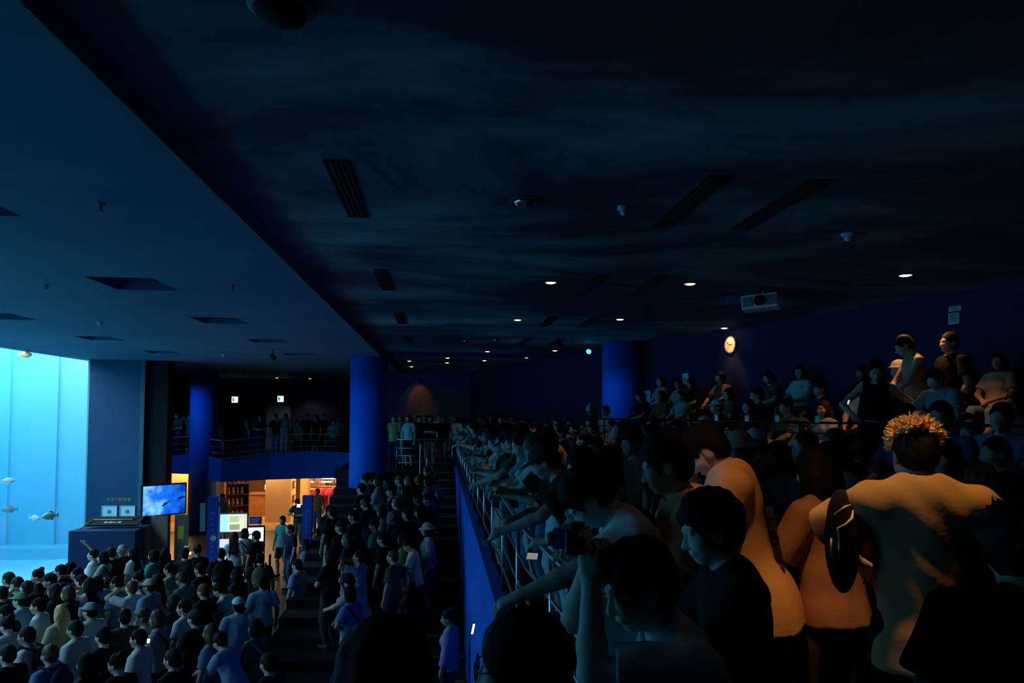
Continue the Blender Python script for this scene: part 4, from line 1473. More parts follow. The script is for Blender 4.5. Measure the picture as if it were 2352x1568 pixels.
def trousers(p, h, cuff=1.0, loose=0.014, seed=2, top=1.0, wide=0.0):
    """cuff 0..1 thigh, 1..2 shin"""
    lo, hi = p.bounds()
    f = Field(lo, hi, h)
    e = loose
    T = p.T
    f.ell(p.up((0, -0.008, 0.92)), (0.158+e, 0.116+e, 0.13), T, 0.05)
    f.plane(p.up((0, 0, top)), T[:, 2])
    for s in (-1, 1):
        g = f.like()
        if cuff <= 1:
            end = p.hip[s]+(p.knee[s]-p.hip[s])*cuff
            g.cap(p.hip[s], p.hip[s]+(p.knee[s]-p.hip[s])*1.15, 0.088+e, 0.066+e+wide, 0.0)
            g.plane(end, p.knee[s]-p.hip[s])
        else:
            end = p.knee[s]+(p.ank[s]-p.knee[s])*(cuff-1)
            g.cap(p.knee[s], p.knee[s]+(p.ank[s]-p.knee[s])*1.15, 0.058+e, 0.046+e+wide, 0.0)
            g.plane(end, p.ank[s]-p.knee[s])
            g.cap(p.hip[s], p.knee[s], 0.088+e, 0.060+e, 0.02)
        f.merge(g, 0.03)
    f.wrinkle(0.004, 24, seed)
    return f.mesh('trousers')


def skirt(p, h, length=0.5, flare=0.09):
    lo, hi = p.bounds()
    f = Field(lo, hi, h)
    if p.sit:
        for s in (-1, 1):
            f.cap(p.hip[s], p.knee[s], 0.11, 0.09, 0.06)
        f.ell(p.pel, (0.17, 0.13, 0.12), None, 0.05)
    else:
        n_ = 5
        for k in range(n_):
            z = 1.0-0.95*length*k/(n_-1)*1.12
            r = 0.175+flare*k/(n_-1)
            f.ell((0, p.pel[1]*(1-k/4)-0.005, z-0.02), (r, r*0.8, 0.16), None, 0.05)
        f.plane(p.up((0, 0, 1.02)), p.T[:, 2])
        f.plane((0, 0, 1.0-0.95*length), (0, 0, -1))
    f.wrinkle(0.007, 34, 5)
    return f.mesh('skirt')


def hair(p, h, style='short', seed=3, rough=0.004, grow=1.0):
    lo = p.head-np.array([0.24, 0.26, 0.62])
    hi = p.head+np.array([0.24, 0.24, 0.26])
    f = Field(lo, hi, h)
    H = p.H
    T = p.T
    hd = lambda v: p.head+H @ np.array(v, float)
    g = grow
    f.ell(hd((0, -0.020, 0.030)), (0.086*g, 0.100*g, 0.099*g), H, 0.02)
    if style in ('short', 'spiky'):
        f.ell(hd((0, -0.055, -0.025)), (0.074*g, 0.062, 0.075), H, 0.03)
        f.ell(hd((0, 0.105, -0.045)), (0.088, 0.090, 0.100), H, 0, cut=True, kc=0.012)
        for s in (-1, 1):
            f.ell(hd((s*0.090, 0.006, -0.028)), (0.020+0.30*(g-1), 0.036, 0.048), H, 0, cut=True, kc=0.008)
    elif style == 'bob':
        f.ell(hd((0, -0.030, -0.05)), (0.100*g, 0.092*g, 0.110), H, 0.03)
        f.ell(hd((0, 0.110, -0.045)), (0.066, 0.090, 0.100), H, 0, cut=True, kc=0.012)
        f.plane(hd((0, 0, -0.14)), -H[:, 2])
    elif style == 'long':
        f.ell(hd((0, -0.030, -0.05)), (0.100*g, 0.090*g, 0.115), H, 0.03)
        bk = p.nb+T @ np.array([0, -0.085, -0.10])
        for s in (-1, 0, 1):
            f.cap(hd((s*0.055, -0.060, -0.06)), bk+T @ np.array([s*0.075, 0.0, -0.06]), 0.048, 0.036, 0.04)
            f.cap(bk+T @ np.array([s*0.075, 0, -0.06]), bk+T @ np.array([s*0.07, -0.01, -0.19]), 0.038, 0.022, 0.03)
        f.ell(hd((0, 0.112, -0.045)), (0.066, 0.090, 0.110), H, 0, cut=True, kc=0.012)
    elif style == 'ponytail':
        f.ell(hd((0, 0.105, -0.045)), (0.082, 0.090, 0.100), H, 0, cut=True, kc=0.012)
        f.ell(hd((0, -0.118, 0.03)), (0.030, 0.030, 0.030), H, 0.01)
        f.cap(hd((0, -0.13, 0.02)), hd((0, -0.16, -0.10)), 0.030, 0.030, 0.02)
        f.cap(hd((0, -0.16, -0.10)), hd((0.01, -0.13, -0.22)), 0.030, 0.010, 0.02)
        f.plane(hd((0, 0.02, -0.075)), H @ np.array([0, 0.2, -1.0]), hi=None, lo=None) if False else None
    elif style == 'bun':
        f.ell(hd((0, 0.105, -0.045)), (0.082, 0.090, 0.100), H, 0, cut=True, kc=0.012)
        f.ell(hd((0, -0.085, 0.105)), (0.048, 0.048, 0.045), H, 0.012)
    f.wrinkle(rough, 70, seed)
    if style == 'spiky':
        rs = np.random.RandomState(seed)
        for _ in range(150):
            v = rs.normal(size=3)
            v[2] = abs(v[2])*0.9+0.1
            v[1] -= 0.15
            v /= np.linalg.norm(v)
            a = hd((v[0]*0.080*g, -0.02+v[1]*0.094*g, 0.03+v[2]*0.092*g))
            t = np.array([v[0], v[1], v[2]*0.45+0.15])+rs.normal(size=3)*0.25
            b = a+H @ (t/np.linalg.norm(t))*rs.uniform(0.022, 0.042)
            f.cap(a, b, 0.009, 0.0028, 0.004)
    return f.mesh('hair')


def fuzzy_crown(p, h, seed, n_=800):
    """short tousled tufts standing up from the top of the head"""
    f = Field(p.head-np.array([0.19, 0.21, 0.06]), p.head+np.array([0.19, 0.19, 0.22]), h)
    H = p.H
    hd = lambda v: p.head+H @ np.array(v, float)
    f.ell(hd((0, -0.024, 0.040)), (0.086, 0.100, 0.094), H, 0.02)
    f.plane(hd((0, -0.02, 0.030)), -(H[:, 2]+H[:, 1]*0.35))
    rs = np.random.RandomState(seed)
    for _ in range(n_):
        v = rs.normal(size=3)
        v[2] = abs(v[2])*0.8+0.12
        v /= np.linalg.norm(v)
        a = hd((v[0]*0.082, -0.024+v[1]*0.096, 0.040+v[2]*0.088))
        t = np.array([v[0]*1.3, v[1]*1.1, v[2]*0.45])+rs.normal(size=3)*0.42
        b = a+H @ (t/np.linalg.norm(t))*rs.uniform(0.024, 0.046)
        f.cap(a, b, 0.0052, 0.0016, 0.002)
    return f.mesh('hair')


def cap_hat(p, h, kind='cap'):
    lo = p.head-np.array([0.27, 0.27, 0.27])
    hi = p.head+np.array([0.27, 0.30, 0.26])
    f = Field(lo, hi, h)
    H = p.H
    hd = lambda v: p.head+H @ np.array(v, float)
    f.ell(hd((0, -0.014, 0.036)), (0.095, 0.110, 0.102), H, 0.01)
    f.plane(hd((0, 0, 0.034)), -H[:, 2])
    if kind == 'cap':
        g = f.like()
        g.ell(hd((0, 0.10, 0.040)), (0.075, 0.095, max(0.011, h*0.9)), H, 0)
        f.merge(g, 0.008)
    elif kind == 'bucket':
        g = f.like()
        for k in range(3):
            g.ell(hd((0, -0.014, 0.040-0.012*k)), (0.112+0.022*k, 0.127+0.022*k, max(0.010, h*0.9)), H, 0.015)
        f.merge(g, 0.012)
    return f.mesh('hat')


def shoe(p, s, h):
    a = p.ank[s]
    lo = a+np.array([-0.15, -0.16, -0.1])
    hi = a+np.array([0.15, 0.28, 0.12])
    f = Field(lo, hi, h)
    f.cap(a+np.array([0, -0.035, -0.028]), a+np.array([s*0.02, 0.155, -0.042]), 0.046, 0.036, 0.02)
    f.cap(a+np.array([0, -0.01, 0.0]), a+np.array([0, -0.01, 0.03]), 0.043, 0.041, 0.02)
    f.plane((0, 0, 0.003), (0, 0, -1))
    return f.mesh('shoe')


def backpack(p, h):
    c = p.up((0, -0.185, 1.22))
    lo, hi = c-np.array([0.32, 0.3, 0.42]), c+np.array([0.32, 0.40, 0.40])
    f = Field(lo, hi, h)
    T = p.T
    f.ell(c, (0.155, 0.09, 0.235), T, 0.03)
    f.ell(p.up((0, -0.245, 1.12)), (0.11, 0.055, 0.12), T, 0.02)
    for s in (-1, 1):
        f.cap(p.up((s*0.10, -0.13, 1.42)), p.up((s*0.115, 0.03, 1.465)), 0.020, 0.020, 0.01)
        f.cap(p.up((s*0.115, 0.03, 1.465)), p.up((s*0.12, 0.135, 1.32)), 0.020, 0.020, 0.01)
        f.cap(p.up((s*0.12, 0.135, 1.32)), p.up((s*0.165, 0.0, 1.10)), 0.020, 0.016, 0.01)
    return f.mesh('backpack')


def sling(p, h, s=1):
    """strap across the chest with a small bag at the hip"""
    lo, hi = p.bounds(0.2)
    f = Field(lo, hi, h)
    e = 0.028
    pts = []
    for k in range(15):
        a = 2*PI*k/14
        x = math.cos(a)
        # ring tilted from shoulder to hip
        q = p.up((s*-0.155*x, (0.098+e+0.015)*math.sin(a), 1.22+0.20*x))
        pts.append(q)
    for a, b in zip(pts[:-1], pts[1:]):
        f.cap(a, b, 0.016, 0.016, 0.008)
    f.ell(p.up((s*0.20, 0.06, 0.98)), (0.045, 0.10, 0.085), p.T, 0.01)
    return f.mesh('shoulder_bag')
# ------------------------------------------------------------------ raised seats along the right wall
AB = 6.45                                   # plan line of the barrier: x = AB - 0.30 y


def seat_pt(a_, y):
    return Vector((a_-WS*y, y, 0))


TIER = [(6.6, 7.55, 3.30), (7.55, 8.35, 3.60), (8.35, 9.15, 3.90), (9.15, 10.0, 4.20)]
YT0, YT1 = 2.0, 16.6
for a0, a1, z in TIER:
    p = [seat_pt(a0, YT0), seat_pt(10.02, YT0), seat_pt(10.02, YT1), seat_pt(a0, YT1)]
    structure(MB().prism([(q.x, q.y) for q in p], ZW-0.24, z-0.002).build('seating_tier', M_carpet))
M_bench = mat('bench_vinyl', (0.014, 0.014, 0.022), 0.6, 0.3, 8)
BRZ = math.atan2(wn.y, wn.x)-PI/2        # local +Y points down the tiers
rowname = ('lowest', 'second', 'third', 'top')
BENCH = []
for k, (a0, a1, z) in enumerate(TIER):
    for q, (y0, y1) in enumerate(((3.0, 7.6), (8.2, 12.6), (13.2, 16.2))):
        ac = a1-0.30
        mid = seat_pt(ac, (y0+y1)/2)
        L_ = (y1-y0)/wd.y
        t = empty('bench', (mid.x, mid.y, z), BRZ)
        tag(t, 'dark padded bench on the %s seating tier, %s part' % (rowname[k], ('near', 'middle', 'far')[q]), 'bench', 'benches on the seating tiers')
        MB().box(-L_/2, L_/2, -0.22, 0.20, 0.34, 0.42).build('seat', M_bench, t, bevel=0.02)
        MB().box(-L_/2, L_/2, -0.25, -0.20, 0.0, 0.60).build('backrest', M_bench, t)
        for f in (-0.42, 0.0, 0.42):
            MB().box(f*L_-0.03, f*L_+0.03, -0.18, 0.14, 0.0, 0.34).build('leg', M_steel, t)
# barrier with small white number plates
bx = [seat_pt(AB, y) for y in (16.4, 12.0, 6.0, 2.5)]
bar = railing([(q.x, q.y) for q in bx], ZW, 1.68, 'dark barrier in front of the raised seats carrying small white plates', posts=1.1, bars=(0.93, 0.6, 0.3), r=0.014, m_=M_black)
tags_px = (1650, 1720, 1790, 1883)
for k, px in enumerate(tags_px):
    d_ = ray(px, 945)
    q = d_.x/d_.y
    y = AB/(q+WS)
    p = seat_pt(AB, y)
    t = empty('number_plate', (p.x-0.025, p.y, 4.53), BRZ)
    tag(t, 'small blank white plate on the seat barrier, %s from the round column' % ('first', 'second', 'third', 'fourth')[k], 'plate', 'white plates on the barrier')
    MB().box(-0.035, 0.035, -0.004, 0.004, 0.0, 0.075).build('plate', M_paper, t)
    MB().box(-0.01, 0.01, -0.008, -0.004, 0.05, 0.09).build('clip', M_grey, t)
railing([(q.x, q.y) for q in (seat_pt(8.25, 6.6), seat_pt(8.25, 3.0))], 3.60, 0.80, 'short steel handrail catching orange light beside the upper seats', posts=1.2, bars=(0.5,))

# ------------------------------------------------------------------ cloth, skin and hair


def cloth(name, c, vary=0.25, rough=0.9, scale=9.0):
    return mat('cloth_'+name, c, rough, vary, scale, bump=0.10, bscale=60, spec=0.15)


CL = {
    'white': cloth('white', (0.58, 0.60, 0.60), 0.10), 'pale grey': cloth('pale_grey', (0.30, 0.32, 0.33)), 'black': cloth('black', (0.010, 0.010, 0.012)),
    'dark grey': cloth('dark_grey', (0.05, 0.05, 0.055)), 'navy': cloth('navy', (0.012, 0.02, 0.06)), 'sky blue': cloth('sky_blue', (0.20, 0.34, 0.50)),
    'denim blue': cloth('denim_blue', (0.10, 0.19, 0.34)), 'teal': cloth('teal', (0.08, 0.30, 0.32)), 'beige': cloth('beige', (0.48, 0.40, 0.29)),
    'olive': cloth('olive', (0.13, 0.13, 0.06)), 'cream': cloth('cream', (0.64, 0.50, 0.36), 0.08), 'pink': cloth('pink', (0.62, 0.34, 0.34)),
    'red': cloth('red', (0.42, 0.03, 0.03)), 'orange': cloth('orange', (0.60, 0.20, 0.06)), 'green': cloth('green', (0.10, 0.28, 0.14)),
    'lime': cloth('lime', (0.45, 0.85, 0.03)), 'lavender': cloth('lavender', (0.32, 0.27, 0.46)), 'brown': cloth('brown', (0.16, 0.09, 0.05)),
    'tan': cloth('tan', (0.52, 0.33, 0.16)),
}
SKIN = [mat('skin_light', (0.58, 0.40, 0.31), 0.55, 0.08, 12), mat('skin_medium', (0.48, 0.31, 0.22), 0.55, 0.08, 12), mat('skin_tan', (0.38, 0.23, 0.15), 0.55, 0.08, 12)]
HAIR = {'black': mat('hair_black', (0.006, 0.005, 0.005), 0.72, 0.4, 40, spec=0.12), 'dark brown': mat('hair_dark_brown', (0.022, 0.013, 0.009), 0.65, 0.4, 40, spec=0.15),
        'brown': mat('hair_brown', (0.09, 0.045, 0.02), 0.5, 0.4, 40), 'blond': mat('hair_blond', (0.62, 0.40, 0.16), 0.5, 0.45, 45), 'grey': mat('hair_grey', (0.25, 0.25, 0.25), 0.6, 0.3, 40)}
M_shoe = mat('shoe_rubber', (0.06, 0.06, 0.065), 0.7, 0.3, 12)

# ------------------------------------------------------------------ kinds of people
HB = 0.0135
PROTO = {}


def proto(key, p, hair_style='short', top='T-shirt', hem=0.84, sleeve=0.72, bottom='trousers', cuff=1.9, hat=None, bag=None, flare=0.0, words='', tank=False, hgrow=1.0, seated=False):
    d = {'skin': skin_body(p, HB, True), 'hair': hair(p, HB*0.9, hair_style, grow=hgrow), 'shirt': shirt(p, HB, hem, sleeve, tank=tank, flare=flare)}
    d['top_kind'] = top
    d['bottom_kind'] = bottom
    d['style'] = hair_style
    d['female'] = p.female
    if bottom == 'skirt':
        d['bottom'] = skirt(p, HB, 0.62)
    elif bottom:
        d['bottom'] = trousers(p, HB, cuff)
    d['shoes'] = [shoe(p, s, HB) for s in (-1, 1)]
    if hat:
        d['hat'] = cap_hat(p, HB*0.85, hat)
    d['hat_kind'] = hat
    if bag == 'backpack':
        d['bag'] = backpack(p, HB)
    elif bag == 'sling':
        d['bag'] = sling(p, HB)
    d['bag_kind'] = bag
    d['words'] = words
    d['hands'] = (p.wr[-1]+p.wr[1])/2
    d['dirs'] = p
    d['headtop'] = float(p.head[2]+0.125)
    PROTO[key] = d


proto('man', Pose(pitch=4), 'short', cuff=1.9)
proto('man_shorts', Pose(pitch=6, yaw=15, step=0.08), 'short', bottom='shorts', cuff=0.88)
proto('man_folded', Pose(pitch=10, wl=(0.05, 0.24, 1.13), wr=(-0.03, 0.27, 1.16), yaw=-12), 'short', cuff=1.9, words='arms folded')
proto('man_phone', Pose(pitch=-6, wl=(-0.05, 0.30, 1.50), wr=(0.06, 0.31, 1.52)), 'short', cuff=1.9, words='both hands raised')
proto('man_cap', Pose(pitch=2, yaw=10, wr=(0.10, 0.28, 1.10)), 'short', hat='cap', bottom='shorts', cuff=0.9)
proto('man_pack', Pose(pitch=5), 'short', bag='backpack', cuff=1.9)
proto('man_down', Pose(pitch=28, wl=(-0.06, 0.27, 1.16), wr=(0.07, 0.29, 1.18), lean=6), 'short', cuff=1.9, words='looking down')
proto('woman_long', Pose(female=True, pitch=4, yaw=-10), 'long', bottom='skirt', hem=0.90)
proto('woman_bob', Pose(female=True, pitch=6, wl=(-0.04, 0.22, 1.08), wr=(0.04, 0.25, 1.10)), 'bob', cuff=1.9, hem=0.86, bag='sling')
proto('woman_dress', Pose(female=True, pitch=3, yaw=8), 'ponytail', top='dress', hem=0.46, bottom=None, flare=0.03)
proto('woman_phone', Pose(female=True, pitch=-8, wl=(-0.05, 0.28, 1.47), wr=(0.06, 0.30, 1.50)), 'long', cuff=1.9, words='both hands raised')
proto('woman_bun', Pose(female=True, pitch=10, yaw=15), 'bun', cuff=1.85, sleeve=1.6)
proto('woman_hat', Pose(female=True, pitch=4), 'bob', hat='bucket', bottom='skirt', hem=0.88)
proto('woman_reach', Pose(female=True, pitch=-6, wr=(0.18, 0.22, 1.78)), 'ponytail', cuff=1.9, words='one arm raised')
proto('lean_man', Pose(lean=28, pitch=0, wl=(0.10, 0.50, 1.09), wr=(-0.06, 0.54, 1.09), ground=True, hl=(-1, -0.2, -0.5), hr=(1, -0.2, -0.5)), 'short', cuff=1.9, words='leaning forward')
proto('lean_woman', Pose(lean=22, pitch=6, female=True, wl=(0.04, 0.48, 1.08), wr=(0.02, 0.44, 1.12), ground=True, hl=(-1, -0.2, -0.5), hr=(1, -0.2, -0.5), yaw=12), 'long', cuff=1.9, hem=0.86, words='leaning forward')
proto('lean_bob', Pose(lean=30, pitch=2, female=True, wl=(-0.05, 0.56, 1.16), wr=(0.05, 0.58, 1.18), ground=True, hl=(-1, -0.2, -0.8), hr=(1, -0.2, -0.8)), 'bob', cuff=1.9, hem=0.86, words='leaning forward')
proto('lean_cap', Pose(lean=26, pitch=8, wl=(-0.18, 0.60, 1.06), wr=(0.06, 0.52, 1.09), ground=True, hl=(-1, -0.2, -0.5), hr=(1, -0.2, -0.5), yaw=-15), 'short', hat='cap', cuff=1.9, words='leaning forward')
proto('sit_man', Pose(sit=True, lean=-2, pitch=8, wl=(-0.12, 0.34, 1.02), wr=(0.13, 0.33, 1.02)), 'short', seated=True, hem=0.93, words='seated')
proto('sit_woman', Pose(sit=True, female=True, pitch=6, wl=(-0.07, 0.30, 1.05), wr=(0.06, 0.31, 1.06), yaw=12), 'long', hem=0.93, words='seated')
proto('sit_bob', Pose(sit=True, female=True, pitch=12, lean=10, wl=(-0.05, 0.34, 1.12), wr=(0.07, 0.35, 1.14)), 'bob', hem=0.93, words='seated')
proto('sit_cap', Pose(sit=True, pitch=4, wl=(-0.14, 0.34, 1.02), wr=(0.08, 0.32, 1.12), yaw=-10), 'short', hat='cap', hem=0.93, words='seated')

PEOPLE = []
ZONE = {'A': 'in the crowd on the tank floor', 'B': 'on the terrace steps', 'C': 'on the rear walkway before the mural', 'D': 'on the side balcony', 'E': 'on the walkway behind the blue parapet', 'F': 'in the raised seats', 'S': 'by the shop'}


def link_child(name, me, parent, m):
    o = bpy.data.objects.new(name, me)
    COL.objects.link(o)
    o.parent = parent
    o.material_slots[0].link = 'OBJECT'
    o.material_slots[0].material = m
    return o


def person(key, loc, rz, zone, top='white', low='black', hc='black', hat='dark grey', bag='black', skin=0, sc=1.0, extra='', label=None, shoes=True):
    d = PROTO[key]
    for me in [d[k] for k in ('skin', 'hair', 'shirt', 'bottom', 'hat', 'bag') if k in d and d[k] is not None]+d['shoes']:
        if not me.materials:
            me.materials.append(None)
    o = bpy.data.objects.new('person', d['skin'])
    COL.objects.link(o)
    o.material_slots[0].link = 'OBJECT'
    o.material_slots[0].material = SKIN[skin]
    o.location = loc
    o.rotation_euler = (0, 0, rz)
    o.scale = (sc, sc, sc)
    link_child('hair', d['hair'], o, HAIR[hc])
    link_child('dress' if d['top_kind'] == 'dress' else 'shirt', d['shirt'], o, CL[top])
    if d['bottom_kind']:
        link_child(d['bottom_kind'], d['bottom'], o, CL[low])
    if shoes:
        for s in d['shoes']:
            link_child('shoe', s, o, M_shoe)
    if 'hat' in d:
        link_child('hat', d['hat'], o, CL[hat])
    if 'bag' in d:
        link_child(d['bag_kind'] if d['bag_kind'] == 'backpack' else 'shoulder_bag', d['bag'], o, CL[bag])
    o['category'] = 'person'
    o['group'] = 'people '+ZONE[zone]
    hs = {'short': 'short', 'spiky': 'spiky', 'bob': 'bobbed', 'long': 'long', 'ponytail': 'tied-back', 'bun': 'bunned'}[d['style']]
    base = 'person in %s %s' % (top, d['top_kind'])
    if d['hat_kind']:
        base += ' and %s %s' % (hat, 'cap' if d['hat_kind'] == 'cap' else 'sun hat')
    else:
        base += ', %s %s hair' % (hs, hc)
    if extra or d['words']:
        base += ', '+(extra or d['words'])
    elif d['bag_kind']:
        base += ', with '+('backpack' if d['bag_kind'] == 'backpack' else 'shoulder bag')
    PEOPLE.append((o, base, zone, label))
    return o


def tidx(y):
    return max(0, min(NST, int((y-11.0)/(11.3/NST))+1))


def ground(zone, x, y):
    if zone in ('A', 'S'):
        return 0.003 if y < 27.3 else 0.014
    if zone == 'B':
        return tidx(y)*ZW/NST+0.002 if y < 22.3 else ZW+0.002
    if zone == 'F':
        a = x+WS*y
        for a0, a1, z in TIER:
            if a0 <= a < a1:
                return z
        return ZW
    return ZW+0.002


TAKEN = []


def free(x, y, r, zone):
    return all((x-a)**2+(y-b)**2 > r*r for a, b, z in TAKEN if z == zone)


def from_head(px, py, zone, key, sc):
    """the standing place whose head top is seen at px, py"""
    ht = PROTO[key]['headtop']*sc
    if zone != 'B':
        z = 0.003
        p = at_z(px, py, z+ht)
        return p.x, p.y, ground(zone, p.x, p.y)
    best = None
    y = 9.0
    while y < 22.2:
        p = at_y(px, py, y)
        z = 0.003 if y < 11 else ground('B', p.x, y)
        e = abs(p.z-z-ht)
        if best is None or e < best[0]:
            best = (e, p.x, y, z)
        y += 0.05
    return best[1:]


rng = random.Random(11)
FEM = ['woman_long', 'woman_bob', 'woman_dress', 'woman_phone', 'woman_bun', 'woman_hat']
MAL = ['man', 'man_shorts', 'man_folded', 'man_phone', 'man_cap', 'man_pack', 'man_down']
TOPS = ['white']*3+['pale grey', 'black', 'black', 'black', 'black', 'dark grey', 'navy', 'dark grey', 'navy', 'sky blue', 'denim blue', 'teal', 'beige', 'olive', 'pink', 'green', 'lavender', 'brown']
LOWS = ['black', 'navy', 'dark grey', 'denim blue', 'beige', 'black', 'pale grey']
HCS = ['black']*6+['dark brown']*3+['brown']*2


def rnd_look():
    return dict(low=rng.choice(LOWS), hc=rng.choice(HCS), skin=rng.choice((0, 0, 1, 2)), hat=rng.choice(('black', 'navy', 'white', 'beige', 'dark grey')), bag=rng.choice(('black', 'navy', 'olive', 'beige')))


def put_head(px, py, zone, key, face, top=None, sc=1.0, **kw):
    x, y, z = from_head(px, py, zone, key, sc)
    look = rnd_look()
    look.update(kw)
    TAKEN.append((x, y, zone))
    return person(key, (x, y, z), math.radians(face)+rng.uniform(-0.15, 0.15), zone, top or rng.choice(TOPS), sc=sc, **look)


# ---- crowd on the tank floor, heads as they stand before the window
A_LIST = [
    (22, 1313, 'man', 85, 'black'), (62, 1332, 'man_phone', 70, 'black'), (118, 1317, 'man_cap', 95, 'black', dict(hat='black')), (160, 1345, 'woman_bob', 80, 'dark grey'),
    (210, 1384, 'man_cap', 60, 'white', dict(hat='pale grey', low='beige')), (176, 1424, 'man', 75, 'white', dict(low='black')), (142, 1388, 'woman_long', 60, 'beige', dict(hc='blond')),
    (50, 1360, 'man_cap', 70, 'sky blue', dict(hat='green')), (92, 1372, 'man', 100, 'white'), (16, 1388, 'man', 80, 'black'), (22, 1415, 'woman_bun', 60, 'pale grey'),
    (66, 1438, 'man_pack', 85, 'white', dict(bag='black')), (215, 1260, 'woman_reach', 100, 'white'), (240, 1266, 'woman_bob', 95, 'pale grey'), (256, 1256, 'man', 60, 'black'),
    (280, 1250, 'man_phone', 60, 'dark grey', dict(hc='grey')), (308, 1256, 'woman_long', 70, 'white'), (190, 1318, 'man', 80, 'beige'), (204, 1326, 'woman_phone', 70, 'white'),
    (226, 1322, 'woman_bob', 75, 'sky blue'), (243, 1326, 'man', 60, 'lime', dict(sc=0.9)), (272, 1322, 'man_shorts', 70, 'denim blue'), (303, 1332, 'man_phone', 60, 'white'),
    (322, 1312, 'woman_bun', 70, 'dark grey'), (345, 1330, 'man_cap', 75, 'sky blue', dict(hat='beige')), (362, 1318, 'woman_long', 70, 'white'), (332, 1396, 'man', 95, 'white'),
    (288, 1398, 'man', 40, 'dark grey'), (322, 1444, 'man', 85, 'white', dict(low='navy')), (355, 1262, 'woman_bob', 70, 'teal'), (392, 1292, 'woman_dress', 60, 'pale grey'),
    (430, 1316, 'man_down', 60, 'teal', dict(hc='brown')), (462, 1292, 'man', 70, 'black'), (508, 1258, 'man_pack', 20, 'black', dict(bag='black')), (545, 1305, 'woman_long', 60, 'dark grey'),
    (545, 1338, 'lean_man', 80, 'white', dict(low='black')), (427, 1376, 'man_shorts', 70, 'white'), (400, 1366, 'woman_bob', 60, 'navy'), (548, 1372, 'man_cap', 20, 'sky blue', dict(hat='white')),
    (487, 1432, 'woman_long', 70, 'denim blue'), (546, 1458, 'lean_man', 60, 'sky blue', dict(low='navy')), (590, 1420, 'woman_bob', 60, 'olive'), (598, 1268, 'man_pack', 10, 'black', dict(bag='olive')),
    (604, 1322, 'man', 30, 'sky blue', dict(low='black')), (685, 1283, 'man', 60, 'lavender', dict(low='dark grey')), (455, 1252, 'woman_bun', 40, 'black'), (425, 1258, 'man', 30, 'dark grey'),
    (380, 1258, 'woman_long', 40, 'olive'), (470, 1340, 'man', 70, 'black'), (505, 1320, 'man_folded', 80, 'black'), (365, 1400, 'woman_bob', 80, 'pale grey'),
    (450, 1400, 'man_cap', 60, 'black', dict(hat='dark grey')), (240, 1440, 'man', 60, 'black'), (118, 1480, 'man_pack', 70, 'denim blue'), (200, 1500, 'woman_long', 70, 'dark grey'),
    (275, 1500, 'woman_bun', 60, 'black'), (400, 1490, 'man', 75, 'black'), (20, 1480, 'man', 80, 'black'), (620, 1500, 'man_folded', 60, 'black'),
    (142, 1296, 'man', 85, 'black'), (164, 1290, 'woman_bob', 80, 'dark grey'), (178, 1302, 'man_phone', 80, 'navy'), (92, 1306, 'woman_bun', 85, 'black'), (42, 1324, 'man_pack', 80, 'black'), (128, 1340, 'woman_long', 85, 'black'), (5, 1345, 'man', 85, 'navy'),
]
for e in A_LIST:
    kw = dict(e[5]) if len(e) > 5 else {}
    put_head(e[0], e[1], 'A', e[2], e[3], e[4], **kw)
# people by the shop and screens
S_LIST = [
    (538, 1222, 'woman_long', 0, 'white', dict(low='black')), (563, 1213, 'woman_bob', 30, 'white', dict(low='beige', hc='black')), (590, 1219, 'man_cap', 60, 'black', dict(hat='black', low='black')),
    (650, 1184, 'man_shorts', 150, 'teal', dict(low='black')), (668, 1204, 'man', 120, 'navy', dict(low='denim blue')), (703, 1238, 'woman_long', 90, 'denim blue'),
    (512, 1133, 'woman_dress', 150, 'cream', dict(hc='black')), (730, 1122, 'man', 170, 'orange'),
]
for e in S_LIST:
    put_head(e[0], e[1], 'S', e[2], e[3], e[4], **e[5] if len(e) > 5 else {})
staff = put_head(687, 1144, 'S', 'man_down', 170, 'dark grey', low='olive', extra='holding a lit phone')

# ---- people on the terrace steps
B_LIST = [
    (842, 1088, 'woman_bun', 60, 'sky blue'), (858, 1082, 'man', 80, 'black'), (884, 1086, 'woman_dress', 60, 'white'), (871, 1098, 'woman_bob', 70, 'pale grey'), (920, 1090, 'man', 70, 'teal'),
    (941, 1094, 'woman_long', 80, 'green'), (964, 1088, 'man_phone', 70, 'dark grey'), (986, 1096, 'woman_bob', 60, 'teal'), (1007, 1064, 'lean_woman', 80, 'pale grey', dict(hc='brown')), (832, 1108, 'man', 70, 'black'),
    (902, 1116, 'man_cap', 80, 'black', dict(hat='black')), (932, 1116, 'woman_phone', 70, 'black'), (962, 1124, 'man', 80, 'dark grey'), (985, 1130, 'woman_bun', 90, 'black'), (850, 1148, 'man_down', 60, 'navy'),
    (880, 1158, 'woman_long', 80, 'pink'), (912, 1144, 'man_pack', 50, 'denim blue', dict(bag='navy')), (936, 1166, 'man_phone', 70, 'black'), (968, 1162, 'woman_bob', 80, 'dark grey'), (984, 1200, 'woman_hat', 90, 'pale grey', dict(hat='beige')),
    (864, 1190, 'woman_bun', 60, 'teal'), (848, 1232, 'lean_woman', 60, 'black'), (955, 1236, 'man_down', 95, 'cream', dict(low='black')), (905, 1262, 'man', 60, 'brown'), (882, 1212, 'man', 70, 'black'),
    (928, 1214, 'woman_long', 70, 'green'), (826, 1262, 'man_phone', 80, 'sky blue'), (838, 1322, 'lean_cap', 60, 'pink', dict(hat='black')), (806, 1340, 'woman_bob', 60, 'denim blue'), (815, 1180, 'man', 80, 'black'),
    (800, 1224, 'woman_long', 80, 'black'), (1035, 1398, 'woman_bun', 70, 'lavender'), (765, 1160, 'man', 60, 'black'), (785, 1195, 'man_cap', 60, 'black', dict(hat='black')), (760, 1250, 'woman_bob', 60, 'black'),
]
